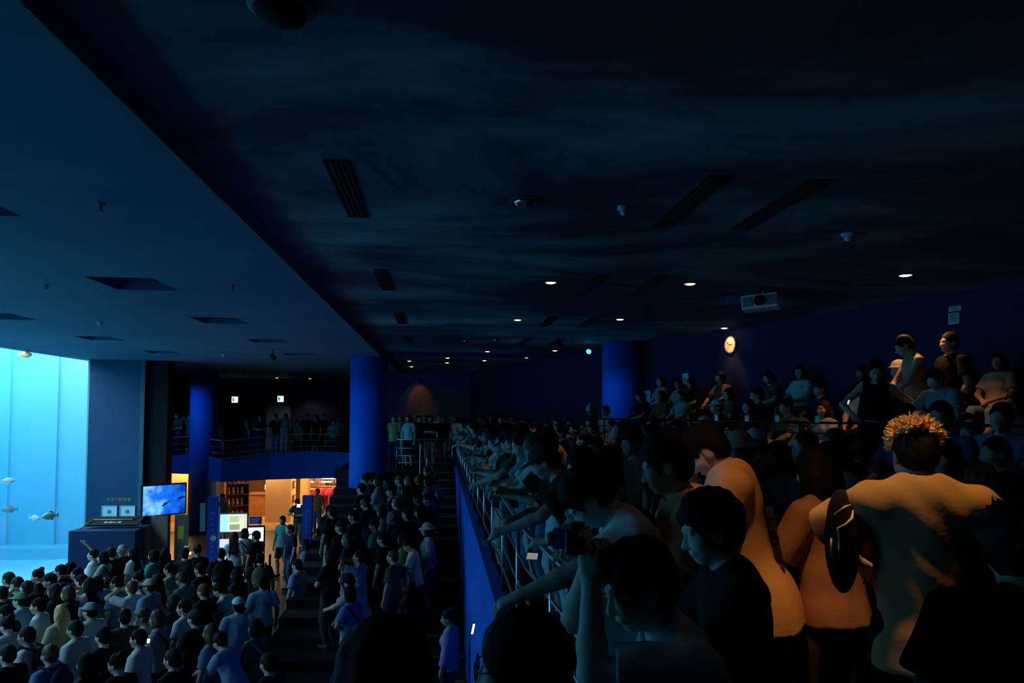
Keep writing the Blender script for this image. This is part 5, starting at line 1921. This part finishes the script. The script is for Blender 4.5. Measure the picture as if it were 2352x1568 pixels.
for e in B_LIST:
    put_head(e[0], e[1], 'B', e[2], e[3], e[4], **e[5] if len(e) > 5 else {})

# ---- rear walkway before the mural: a front row and a second row
C_LIST = [
    (905, 966, 'man', 170, 'tan', 23.6), (922, 962, 'man_folded', 160, 'brown', 24.3), (940, 966, 'woman_long', 150, 'white', 23.4), (962, 970, 'man', 200, 'black', 25.5), (990, 960, 'man_folded', 170, 'black', 23.6), (1017, 962, 'man', 170, 'black', 23.8),
    (1047, 974, 'woman_long', 150, 'white', 23.8), (1078, 988, 'woman_bob', 150, 'sky blue', 24.0, 0.82), (1101, 962, 'man_cap', 150, 'dark grey', 24.2), (1128, 972, 'man', 160, 'black', 25), (1150, 968, 'woman_bun', 150, 'black', 24), (1176, 965, 'man_phone', 140, 'black', 24.6),
    (1206, 986, 'woman_phone', 120, 'white', 23.6, 0.9), (1222, 960, 'man_cap', 150, 'pale grey', 25.2), (1245, 970, 'man', 130, 'navy', 24.4), (1268, 975, 'woman_long', 130, 'dark grey', 24.0), (1290, 972, 'man', 130, 'black', 24.6),
]
for e in C_LIST:
    sc = e[6] if len(e) > 6 else 1.0
    p = at_y(e[0], e[1], e[5])
    look = rnd_look()
    TAKEN.append((p.x, p.y, 'C'))
    person(e[2], (p.x, p.y, ZW+0.002), math.radians(e[3]), 'C', e[4], sc=sc, **look)
for k in range(16):
    px = 985+k*26+rng.uniform(-8, 8)
    yy = rng.uniform(25.9, 28.6)
    p = at_y(px, 960, yy)
    if -1.9 < p.x < 5.2 and free(p.x, p.y, 0.42, 'C'):
        TAKEN.append((p.x, p.y, 'C'))
        person(rng.choice(MAL+FEM), (p.x, p.y, ZW+0.002), math.radians(rng.uniform(120, 190)), 'C', rng.choice(TOPS), sc=rng.uniform(0.92, 1.04), **rnd_look())

# ---- side balcony
D_LIST = [(392, 'man', 170, 'teal', 27.6), (408, 'woman_bob', 160, 'dark grey', 27.4), (424, 'man_phone', 180, 'black', 28.4), (437, 'woman_long', 170, 'olive', 27.6), (502, 'woman_dress', 160, 'white', 27.5, 0.86), (470, 'man_cap', 180, 'black', 28.0),
          (524, 'man', 180, 'black', 28.2), (541, 'man_folded', 190, 'black', 28.6), (559, 'man_pack', 330, 'orange', 27.9), (598, 'woman_bob', 180, 'dark grey', 28.0), (634, 'man', 180, 'black', 27.8), (656, 'woman_phone', 170, 'pale grey', 27.8), (682, 'woman_bun', 170, 'beige', 28.1, 0.85),
          (705, 'man', 180, 'black', 28.6), (727, 'woman_long', 150, 'black', 28.0), (746, 'man_folded', 170, 'brown', 28.4), (766, 'woman_bob', 170, 'sky blue', 27.6, 0.88), (775, 'man', 190, 'pink', 28.4), (792, 'man', 180, 'black', 28.9)]
for e in D_LIST:
    p = at_y(e[0], 965, e[4]+1.65)
    TAKEN.append((p.x, p.y, 'D'))
    person(e[1], (p.x, p.y, ZW+0.002), math.radians(e[2]), 'D', e[3], sc=e[5] if len(e) > 5 else rng.uniform(0.94, 1.02), **rnd_look())

# ---- the row leaning on the long railing, then the people standing behind it
lean_kinds = ['lean_woman', 'lean_man', 'lean_bob', 'lean_cap']
LE = [(21.0, 'black', 1.0), (20.2, 'teal', .95), (19.4, 'dark grey', 1), (18.7, 'green', .9), (18.0, 'white', .95), (17.3, 'black', 1), (16.5, 'beige', .95), (15.8, 'denim blue', 1), (15.1, 'black', .9), (14.4, 'white', .9), (13.6, 'dark grey', 1),
      (12.9, 'green', .92), (12.2, 'green', .9), (11.5, 'sky blue', .85), (10.8, 'black', .95), (10.1, 'pink', .9), (9.4, 'white', .92), (8.7, 'teal', .95), (8.05, 'white', .95), (7.4, 'olive', .98), (6.75, 'pale grey', .98), (6.1, 'white', 1.0), (5.4, 'black', 1.0), (4.75, 'black', .96), (4.1, 'teal', .95)]
for k, (y, top, sc) in enumerate(LE):
    look = rnd_look()
    look['low'] = rng.choice(('pale grey', 'denim blue', 'beige', 'white', 'dark grey'))
    x = 0.98+rng.uniform(-0.02, 0.10)
    TAKEN.append((x, y, 'E'))
    person(lean_kinds[k % 4], (x, y, ZW+0.002), math.radians(90+rng.uniform(-18, 18)), 'E', top, sc=sc, **look)
E_LIST = [
    (1162, 7.6, 'man', 95, 'black'), (1200, 8.6, 'woman_long', 90, 'dark grey'), (1262, 6.6, 'woman_bob', 70, 'black'), (1312, 9.3, 'lean_cap', 80, 'tan', dict(hat='white')), (1232, 10.2, 'man_pack', 80, 'teal'),
    (1345, 9.0, 'man', 60, 'white'), (1400, 4.6, 'woman_long', 95, 'teal'), (1458, 6.0, 'man_cap', 100, 'brown', dict(hat='black')), (1500, 6.8, 'woman_long', 110, 'pink'), (1540, 5.2, 'man', 95, 'black'),
    (1585, 3.6, 'man', 95, 'tan'), (1655, 5.4, 'man_down', 120, 'black', dict(hc='dark brown')), (1702, 5.0, 'woman_hat', 100, 'denim blue', dict(hat='beige')), (1738, 5.9, 'man_cap', 100, 'navy', dict(hat='white')), (1790, 5.0, 'woman_long', 100, 'sky blue'),
    (1856, 5.6, 'woman_bob', 90, 'navy'), (1920, 5.8, 'man', 100, 'black'), (1965, 3.9, 'man_down', 60, 'teal'), (2180, 4.4, 'woman_long', 100, 'black'), (2290, 4.8, 'man', 90, 'dark grey'), (1425, 8.4, 'woman_phone', 90, 'beige'),
    (1290, 11.5, 'man', 100, 'dark grey'), (1250, 13.4, 'woman_long', 100, 'beige'), (1320, 13.2, 'man_phone', 100, 'denim blue'), (1365, 12.4, 'woman_bun', 100, 'black'), (1285, 15.5, 'man', 110, 'teal'), (1330, 16.2, 'woman_bob', 110, 'dark grey'),
    (1400, 15.0, 'man', 110, 'black'), (1235, 16.8, 'woman_long', 110, 'olive'), (1200, 13.0, 'man_shorts', 95, 'dark grey'), (1215, 18.8, 'man_cap', 120, 'white'), (1260, 19.6, 'woman_long', 120, 'denim blue'), (1310, 20.2, 'man', 130, 'black'), (1350, 19.8, 'man_phone', 120, 'black'),
]
for e in E_LIST:
    p = at_y(e[0], 980, e[1])
    look = rnd_look()
    look.update(e[5] if len(e) > 5 else {})
    TAKEN.append((p.x, p.y, 'E'))
    person(e[2], (p.x, p.y, ZW+0.002), math.radians(e[3]), 'E', e[4], sc=rng.uniform(0.9, 0.98), **look)
# ---- seated audience
sitk = ['sit_man', 'sit_woman', 'sit_bob', 'sit_cap', 'sit_man', 'sit_woman']
ftops = ['black', 'dark grey', 'white', 'pale grey', 'sky blue', 'black', 'navy', 'beige', 'red', 'denim blue', 'pink', 'black', 'brown', 'olive']
seatrz = math.atan2(-wn.x, wn.y)
for k, (a0, a1, z) in enumerate(TIER):
    y = 3.4+0.2*k
    while y < 16.1:
        if not (7.6 < y < 8.3 or 12.6 < y < 13.3) and rng.random() < 0.86:
            p = seat_pt(a1-0.27, y)
            TAKEN.append((p.x, p.y, 'F'))
            person(rng.choice(sitk), (p.x, p.y, z-0.005), seatrz+rng.uniform(-0.2, 0.2), 'F', rng.choice(ftops), sc=rng.uniform(0.92, 1.0), **rnd_look())
        y += rng.uniform(0.56, 0.78)
# ------------------------------------------------------------------ the people close to the lens
M_capblack = CL['black']


def near_person(p, x, y, z, rz, label, h=0.0075, sc=1.0, style='short', hcol=None, top='black', hem=0.84, sleeve=0.75, loose=0.016, low='black', cuff=1.9, skin=0, fingers=0.9,
                tank=False, hrough=0.004, hgrow=1.0, flare=0.0, hat=None, hatm='black', bag=None, wr_amp=0.004, topm=None, bottom=True, seed=1, top_kind='shirt'):
    o = put('person', skin_body(p, h, True, fingers))
    o.data.materials.append(SKIN[skin])
    o.location = (x, y, z)
    o.rotation_euler = (0, 0, rz)
    o.scale = (sc, sc, sc)
    tag(o, label, 'person', 'people close to the view')
    put('hair', hair(p, h, style, rough=hrough, grow=hgrow, seed=seed), o).data.materials.append(hcol or HAIR['black'])
    s_ = put(top_kind, shirt(p, h*1.15, hem, sleeve, loose=loose, tank=tank, flare=flare, wr_amp=wr_amp, seed=seed), o)
    s_.data.materials.append(topm or CL[top])
    if bottom:
        put('trousers', trousers(p, h*1.5, cuff), o).data.materials.append(CL[low])
    for s in (-1, 1):
        put('shoe', shoe(p, s, h*1.5), o).data.materials.append(M_shoe)
    if hat:
        put('hat', cap_hat(p, h, hat), o).data.materials.append(CL[hatm])
    if bag == 'sling':
        put('shoulder_bag', sling(p, h), o).data.materials.append(CL['black'])
    if bag == 'backpack':
        put('backpack', backpack(p, h), o).data.materials.append(CL['black'])
    o['shirt_name'] = s_.name
    TAKEN.append((x, y, 'E'))
    return o, s_


def stand(px, y, z=ZW+0.002):
    p = at_y(px, 1000, y)
    return p.x, y, z


M_olive = mat('olive_tee', (0.46, 0.34, 0.15), 0.9, 0.12, 5, bump=0.08, bscale=50)
M_creamtee = mat('cream_tee', (0.66, 0.40, 0.21), 0.9, 0.08, 5, bump=0.08, bscale=50)
M_pinktee = mat('dusty_pink_tee', (0.40, 0.22, 0.17), 0.9, 0.12, 5, bump=0.08, bscale=50)

# man with blond tufted crown over dark sides, seen from behind
x, y, z = stand(2118, 2.66)
P1 = Pose(lean=3, pitch=24, wl=(-0.16, 0.34, 1.10), wr=(0.18, 0.34, 1.10), hl=(-1, 0.1, 0.1), hr=(1, 0.1, 0.1))
o, s_ = near_person(P1, x, y, z, math.radians(-19), 'person with blond tufted crown over dark hair, loose brown T-shirt, seen from behind', sc=1.02, style='short', hgrow=1.0, topm=M_olive, loose=0.046, flare=-0.04, hem=0.76, sleeve=0.9, wr_amp=0.007, low='black', seed=9)
put('blond_crown', fuzzy_crown(P1, 0.0034, 5), o).data.materials.append(mat('crown_blond', (0.85, 0.60, 0.28), 0.5, 0.45, 60))
MB().tube([P1.up((0.078*math.sin(a), -0.012-0.078*math.cos(a), 1.462-0.02*abs(a))) for a in [k*0.2-1.2 for k in range(13)]], 0.010, 6).build('lit_neckline', mat('neckline_lit_cream', (0.75, 0.55, 0.3), 0.8, 0.1, 20), s_, smooth=True)  # pale ring paints in the light caught along the shirt neckline
bc, br = np.array([-0.285, 0.035, 1.22]), np.array([0.060, 0.135, 0.205])
f = Field((-0.62, -0.35, 0.65), (-0.02, 0.45, 1.60), 0.008)
f.ell(bc, br, None, 0.02)
f.cap((-0.24, 0.02, 1.40), (-0.15, 0.10, 1.47), 0.018, 0.018, 0.02)
bag = put('shoulder_bag', f.mesh('shoulder_bag'), o)
bag.data.materials.append(CL['black'])
M_pipe = mat('yellow_piping', (0.85, 0.90, 0.30), 0.6, 0.1, 30)


def on_bag(x_, z_):
    q = 1-((x_-bc[0])/br[0])**2-((z_-bc[2])/br[2])**2
    return (x_, bc[1]-br[1]*math.sqrt(max(0.02, q))-0.004, z_)


MB().tube([on_bag(-0.325, 1.33), on_bag(-0.290, 1.365), on_bag(-0.255, 1.375), on_bag(-0.270, 1.325), on_bag(-0.295, 1.30), on_bag(-0.318, 1.285), on_bag(-0.318, 1.23), on_bag(-0.318, 1.17)], 0.0065, 6).build('piping', M_pipe, bag, smooth=True)
MB().tube([on_bag(-0.336, 1.24), on_bag(-0.336, 1.17)], 0.0055, 6).build('piping', M_pipe, bag, smooth=True)

# man in the long cream shirt looking down
x, y, z = stand(1700, 3.42)
P2 = Pose(lean=10, pitch=38, wl=(-0.10, 0.30, 1.00), wr=(0.10, 0.30, 1.00), hl=(-1, -0.6, -0.2), hr=(1, -0.6, -0.2))
o, s_ = near_person(P2, x+0.03, y, z, math.radians(66), 'person in oversized cream T-shirt with black print on the back, head bowed', sc=1.03, topm=M_creamtee, hem=0.70, sleeve=1.06, loose=0.040, flare=0.03, wr_amp=0.006, style='short', hgrow=1.10, low='black', seed=4)
g = MB()
gx = [(-0.10, 1.22, 0.20, 0.03), (-0.10, 1.17, 0.06, 0.05), (0.0, 1.17, 0.10, 0.03), (-0.08, 1.10, 0.16, 0.02), (-0.10, 1.04, 0.03, 0.06), (-0.10, 0.97, 0.18, 0.02), (0.06, 0.97, 0.02, 0.10)]
T2 = np.eye(4)
T2[:3, :3] = P2.T
Mb = Matrix([list(r) for r in P2.T]).to_4x4()
for gx0, gz, gw, gh in gx:
    M_ = Matrix.Translation(Vector(P2.up((gx0+gw/2-0.0, -0.146, gz)))) @ Mb
    g.box(-gw/2, gw/2, -0.030, 0.004, -gh/2, gh/2, M_)
pr = g.build('print', M_ink, s_)
pr['kind'] = 'stuff'
g = MB()
q_ = [Vector(P2.up(v)) for v in ((0.165, 0.10, 1.30), (0.145, 0.05, 1.425), (0.13, -0.03, 1.435), (0.14, -0.14, 1.34), (0.12, -0.165, 1.22))]
g.tube(q_, 0.016, 6).build('bag_strap', CL['black'], o, smooth=True)

# person in black, nearest of the profiles
x, y, z = stand(1722, 2.25)
P3 = Pose(lean=10, pitch=10, yaw=6, female=False, wl=(-0.12, 0.34, 1.00), wr=(0.14, 0.34, 1.02))
near_person(P3, x, y, z, math.radians(82), 'person all in black with full black hair, face in teal profile before the cream shirt', sc=0.885, style='short', hgrow=1.22, top='black', hem=0.78, sleeve=0.9, loose=0.025, low='black', hrough=0.006)

# person behind, in an orange lit shirt
x, y, z = stand(1600, 2.95)
P13 = Pose(lean=8, pitch=14, wl=(-0.10, 0.30, 1.05), wr=(0.12, 0.30, 1.05))
near_person(P13, x, y, z, math.radians(80), 'person with broad black hair in a tan shirt, right behind the black shirt', sc=0.985, style='short', hgrow=1.14, top='tan', loose=0.02, low='navy', h=0.009)

# man in front with both arms raised over the railing, holding a camera
x, y, z = stand(1588, 1.92)
P4 = Pose(lean=22, pitch=2, yaw=8, crouch=0.145, ground=True, wl=(-0.03, 0.41, 1.40), wr=(0.08, 0.40, 1.42), hl=(-0.4, 0.3, -1), hr=(0.6, 0.1, -1))
o4, s_ = near_person(P4, x+0.10, y, z, math.radians(88), 'person in pale teal T-shirt, both forearms raised with a camera, by the railing', sc=0.93, style='short', hgrow=1.12, topm=mat('pale_teal_tee', (0.36, 0.48, 0.47), 0.9, 0.1, 6, bump=0.08), low='black', loose=0.02, fingers=1.15, h=0.0065, seed=6)
M4 = Matrix.LocRotScale(o4.location, o4.rotation_euler.to_quaternion(), o4.scale)
cp = M4 @ Vector(((P4.wr[-1]+P4.wr[1])/2+np.array([0.0, 0.035, 0.10])))
t = empty('camera_body', cp, math.radians(60))
t.scale = (0.85, 0.85, 0.85)
tag(t, 'small dark camera with a violet glinting lens held up by the nearest raised hands', 'camera')
MB().box(-0.065, 0.065, -0.022, 0.022, -0.04, 0.04).build('body', mat('camera_black', (0.02, 0.02, 0.03), 0.25, 0.1, 20), t, bevel=0.006)
MB().lathe((0, 0, 0), [(0.034, 0.0), (0.034, 0.06), (0.028, 0.062), (0.02, 0.05), (0.002, 0.048)], 24, Matrix.Translation((0, 0.02, 0)) @ Matrix.Rotation(-PI/2, 4, 'X')).build('lens', mat('lens_violet', (0.10, 0.06, 0.45), 0.15, 0.2, 30, metal=0.6), t)
MB().box(-0.02, 0.02, -0.015, 0.015, 0.04, 0.058).build('viewfinder', M_black, t)
MB().lathe((0.045, 0, 0), [(0.010, 0.04), (0.010, 0.048)], 12).build('dial', M_steel, t)

# man behind him leaning on the rail with a hanging forearm
x, y, z = stand(1425, 2.95)
P5 = Pose(lean=34, pitch=22, yaw=-6, ground=True, wl=(-0.12, 0.70, 1.05), wr=(0.06, 0.46, 1.16), hl=(-0.8, -0.2, -0.6), hr=(0.8, -0.2, -0.8))
o5, s_ = near_person(P5, x+0.26, y, z, math.radians(88), 'person in white T-shirt with black strap bent over the railing, one forearm hanging out', sc=0.98, style='short', hgrow=1.12, top='white', low='dark grey', loose=0.02, fingers=0.9, h=0.0075, seed=8)
g = MB()
q_ = [Vector(P5.up(v)) for v in ((-0.16, 0.10, 1.18), (-0.02, 0.155, 1.30), (0.11, 0.10, 1.415), (0.13, 0.0, 1.45), (0.12, -0.12, 1.38), (0.02, -0.165, 1.20))]
g.tube(q_, 0.017, 6).build('bag_strap', CL['black'], o5, smooth=True)

# dark heads at the lower border
x, y, z = stand(1222, 1.68, 2.552)
P6 = Pose(pitch=4, yaw=10, female=False)
o6, s_ = near_person(P6, x, y, z, math.radians(72), 'person with rounded black hair, glasses and pale face mask at the lower border', sc=0.925, style='bob', hgrow=1.15, top='black', h=0.0075)
hd = lambda v: Vector(P6.head+P6.H @ np.array(v, float))
g = MB()
for s in (-1, 1):
    ring = [hd((s*0.032+0.025*math.cos(a), 0.107, 0.002+0.021*math.sin(a))) for a in [2*PI*k/14 for k in range(15)]]
    g.tube(ring, 0.0025, 5)
    g.tube([hd((s*0.057, 0.104, 0.008)), hd((s*0.084, 0.05, 0.010)), hd((s*0.086, -0.01, 0.004))], 0.0025, 5)
g.tube([hd((-0.009, 0.110, 0.006)), hd((0.009, 0.110, 0.006))], 0.0025, 5)
g.build('glasses', M_frameblack, o6, smooth=True)['kind'] = 'stuff'
f = Field(np.array(P6.head)-0.16, np.array(P6.head)+0.16, 0.006)
f.ell(P6.head+P6.H @ np.array([0, 0.050, -0.062]), (0.062, 0.064, 0.052), P6.H, 0.01)
put('face_mask', f.mesh('face_mask'), o6).data.materials.append(mat('mask_white', (0.62, 0.66, 0.66), 0.8, 0.05, 10))
x, y, z = stand(893, 1.52, 2.552)
P7 = Pose(pitch=6, female=True)
near_person(P7, x, y, z, math.radians(12), 'person with wide long black hair at the lower border, left of the mask wearer', sc=0.935, style='long', hgrow=1.30, top='black', h=0.008)

# dusty pink shirt with a dark strap, long dark hair
x, y, z = stand(1908, 3.35)
P11 = Pose(lean=6, pitch=8, female=True, wl=(-0.10, 0.28, 1.05), wr=(0.16, 0.22, 1.00))
near_person(P11, x, y, z, math.radians(20), 'person with long black hair in dusty pink T-shirt with a dark strap across', sc=0.935, style='long', hgrow=1.10, topm=M_pinktee, hem=0.80, sleeve=0.95, loose=0.03, low='brown', bag='sling', h=0.0085)
# curly head and dark head at the right border
x, y, z = stand(2262, 3.25)
P12 = Pose(pitch=10, female=True, lean=6)
near_person(P12, x, y, z, math.radians(-27), 'person with tousled brown hair just right of the brown T-shirt', sc=0.885, style='bob', hgrow=1.16, hcol=HAIR['brown'], hrough=0.010, top='dark grey', h=0.009)
x, y, z = stand(2345, 1.75)
P12b = Pose(pitch=12, lean=8)
near_person(P12b, x, y, z, math.radians(-30), 'person with rough dark hair cut off by the right border, all in black', sc=0.885, style='spiky', hgrow=1.15, hcol=HAIR['dark brown'], top='black', loose=0.03, h=0.009)

# upper seats: the man in a sleeveless top and those around him
zt = 3.60


def up_seat(px, yy, zz):
    p = at_y(px, 850, yy)
    return p.x, p.y, zz


x, y, z = up_seat(2108, 8.0, 3.90)
P8 = Pose(lean=8, pitch=24, yaw=-10, wl=(-0.10, 0.34, 1.02), wr=(0.10, 0.34, 1.00))
near_person(P8, x, y, z, math.radians(75), 'person in sleeveless top with bare orange-lit shoulder standing in the upper seats', sc=1.0, tank=True, top='tan', low='black', style='short', h=0.0095, skin=1)
x, y, z = up_seat(2010, 7.5, 3.60)
P9 = Pose(lean=14, pitch=14, female=True, wl=(-0.22, 0.10, 1.05), wr=(0.24, 0.30, 1.12))
o9, s_ = near_person(P9, x, y, z, math.radians(150), 'person with long dark hair in short black top leaning beside the sleeveless man', sc=0.97, tank=True, top='black', hem=1.02, low='black', style='long', h=0.0095)
x, y, z = up_seat(2066, 8.4, 3.895)
person('sit_cap', (x, y, z+0.1), seatrz+0.4, 'F', 'black', hat='pale grey', skin=1, sc=1.0, label='person in a pale striped cap seated before the sleeveless man')
x, y, z = up_seat(2186, 7.9, 3.90)
person('man', (x, y, z), seatrz-0.3, 'F', 'black', hc='dark brown', skin=1, sc=1.0, label='person in black standing right of the sleeveless man, hair lit orange')
x, y, z = up_seat(2166, 7.0, 3.60)
person('man_down', (x, y, z), seatrz, 'F', 'pale grey', sc=0.9, label='person in pale grey T-shirt below the sleeveless man, looking down')
x, y, z = up_seat(1742, 11.4, 3.30)
person('man', (x, y, z), seatrz-0.5, 'F', 'black', sc=1.04, label='person standing all dark against the navy wall under the wall clock')
for px, yy, key, top, lab in ((2100, 5.4, 'sit_bob', 'denim blue', 'person in denim blue shirt seated low, left of the pair before the seats'), (2160, 5.2, 'sit_man', 'denim blue', 'person in denim blue shirt seated low, right of the pair before the seats'),
                              (2300, 5.6, 'sit_man', 'sky blue', 'person in bright blue T-shirt seated near the right border')):
    p = at_y(px, 900, yy)
    person(key, (p.x, p.y, 3.42), seatrz+0.2, 'F', top, sc=1.0, label=lab)

# bright phone screens among the crowd
def phone(px, py, y, label, strength=3.0, w_=0.07, h_=0.14, rz=0.3, col=(1.0, 0.95, 0.75)):
    p = at_y(px, py, y)
    t = empty('phone', p, rz)
    t.rotation_euler = (0.25, 0.1, rz)
    tag(t, label, 'phone')
    MB().box(-w_/2, w_/2, -0.004, 0.004, -h_/2, h_/2).build('body', M_frameblack, t, bevel=0.003)
    MB().box(-w_/2+0.004, w_/2-0.004, -0.006, -0.004, -h_/2+0.006, h_/2-0.006).build('screen', mat('phone_glow_%d' % int(strength*10+col[2]*100), (1, 1, 0.9), 0.4, emit=col, estr=strength), t)
    return t


phone(1086, 1443, 4.2, 'narrow bright phone screen held up by the blue parapet', 2.5, 0.02, 0.075)
phone(341, 1471, 9.4, 'small bright phone screen low in the tank floor crowd', 1.5, 0.04, 0.07)
phone(1222, 1276, 4.6, 'phone with an orange spot on its screen held over the railing', 0.25, 0.08, 0.055, 0.2)
phone(686, 1161, 20.6, 'dazzling white phone light before the staff member by the right pylon', 6.0, 0.10, 0.10, 0.2, (1, 1, 1))
phone(1948, 923, 7.4, 'small blue-white phone screen below the upper seats', 0.9, 0.03, 0.06, 0.2, (0.5, 0.8, 1.0))
# ---- fill the walkway between the named people
for k in range(46):
    y = rng.uniform(5.5, 17.5)
    x = rng.uniform(1.6, AB-WS*y-0.45) if AB-WS*y-0.45 > 1.6 else None
    if x is None or not free(x, y, 0.52, 'E'):
        continue
    TAKEN.append((x, y, 'E'))
    person(rng.choice(MAL+FEM), (x, y, ZW+0.002), math.radians(rng.uniform(75, 120)), 'E', rng.choice(TOPS), sc=rng.uniform(0.84, 0.94), **rnd_look())

# ------------------------------------------------------------------ labels that single each person out
ORD = ['first', 'second', 'third', 'fourth', 'fifth', 'sixth', 'seventh', 'eighth', 'ninth', 'tenth', 'eleventh', 'twelfth']
SHORTZ = {'A': 'tank floor crowd', 'B': 'terrace steps', 'C': 'rear walkway', 'D': 'side balcony', 'E': 'parapet walkway', 'F': 'raised seats', 'S': 'shop front'}
bpy.context.view_layer.update()
grp = {}
for o, base, zone, label in PEOPLE:
    if label:
        o['label'] = label
    else:
        grp.setdefault((base, zone), []).append(o)
for (base, zone), os_ in grp.items():
    if len(os_) == 1:
        o = os_[0]
        lab = base+', '+SHORTZ[zone]
    def pxx(o):
        v = CAMROT.transposed() @ (o.location-Vector((0, 0, EYE)))
        return v.x/-v.z
    os_.sort(key=pxx)
    for k, o in enumerate(os_):
        lab = base+', '+SHORTZ[zone]
        if len(os_) > 1:
            lab += ', %s from tank' % (ORD[k] if k < len(ORD) else '%dth' % (k+1))
        if len(lab.split()) > 16:
            lab = lab.replace('person in ', 'person, ', 1).replace(' from tank', '')
        if len(lab.split()) > 16:
            lab = lab.replace(' crowd', '').replace('both hands raised', 'hands raised')
        o['label'] = lab
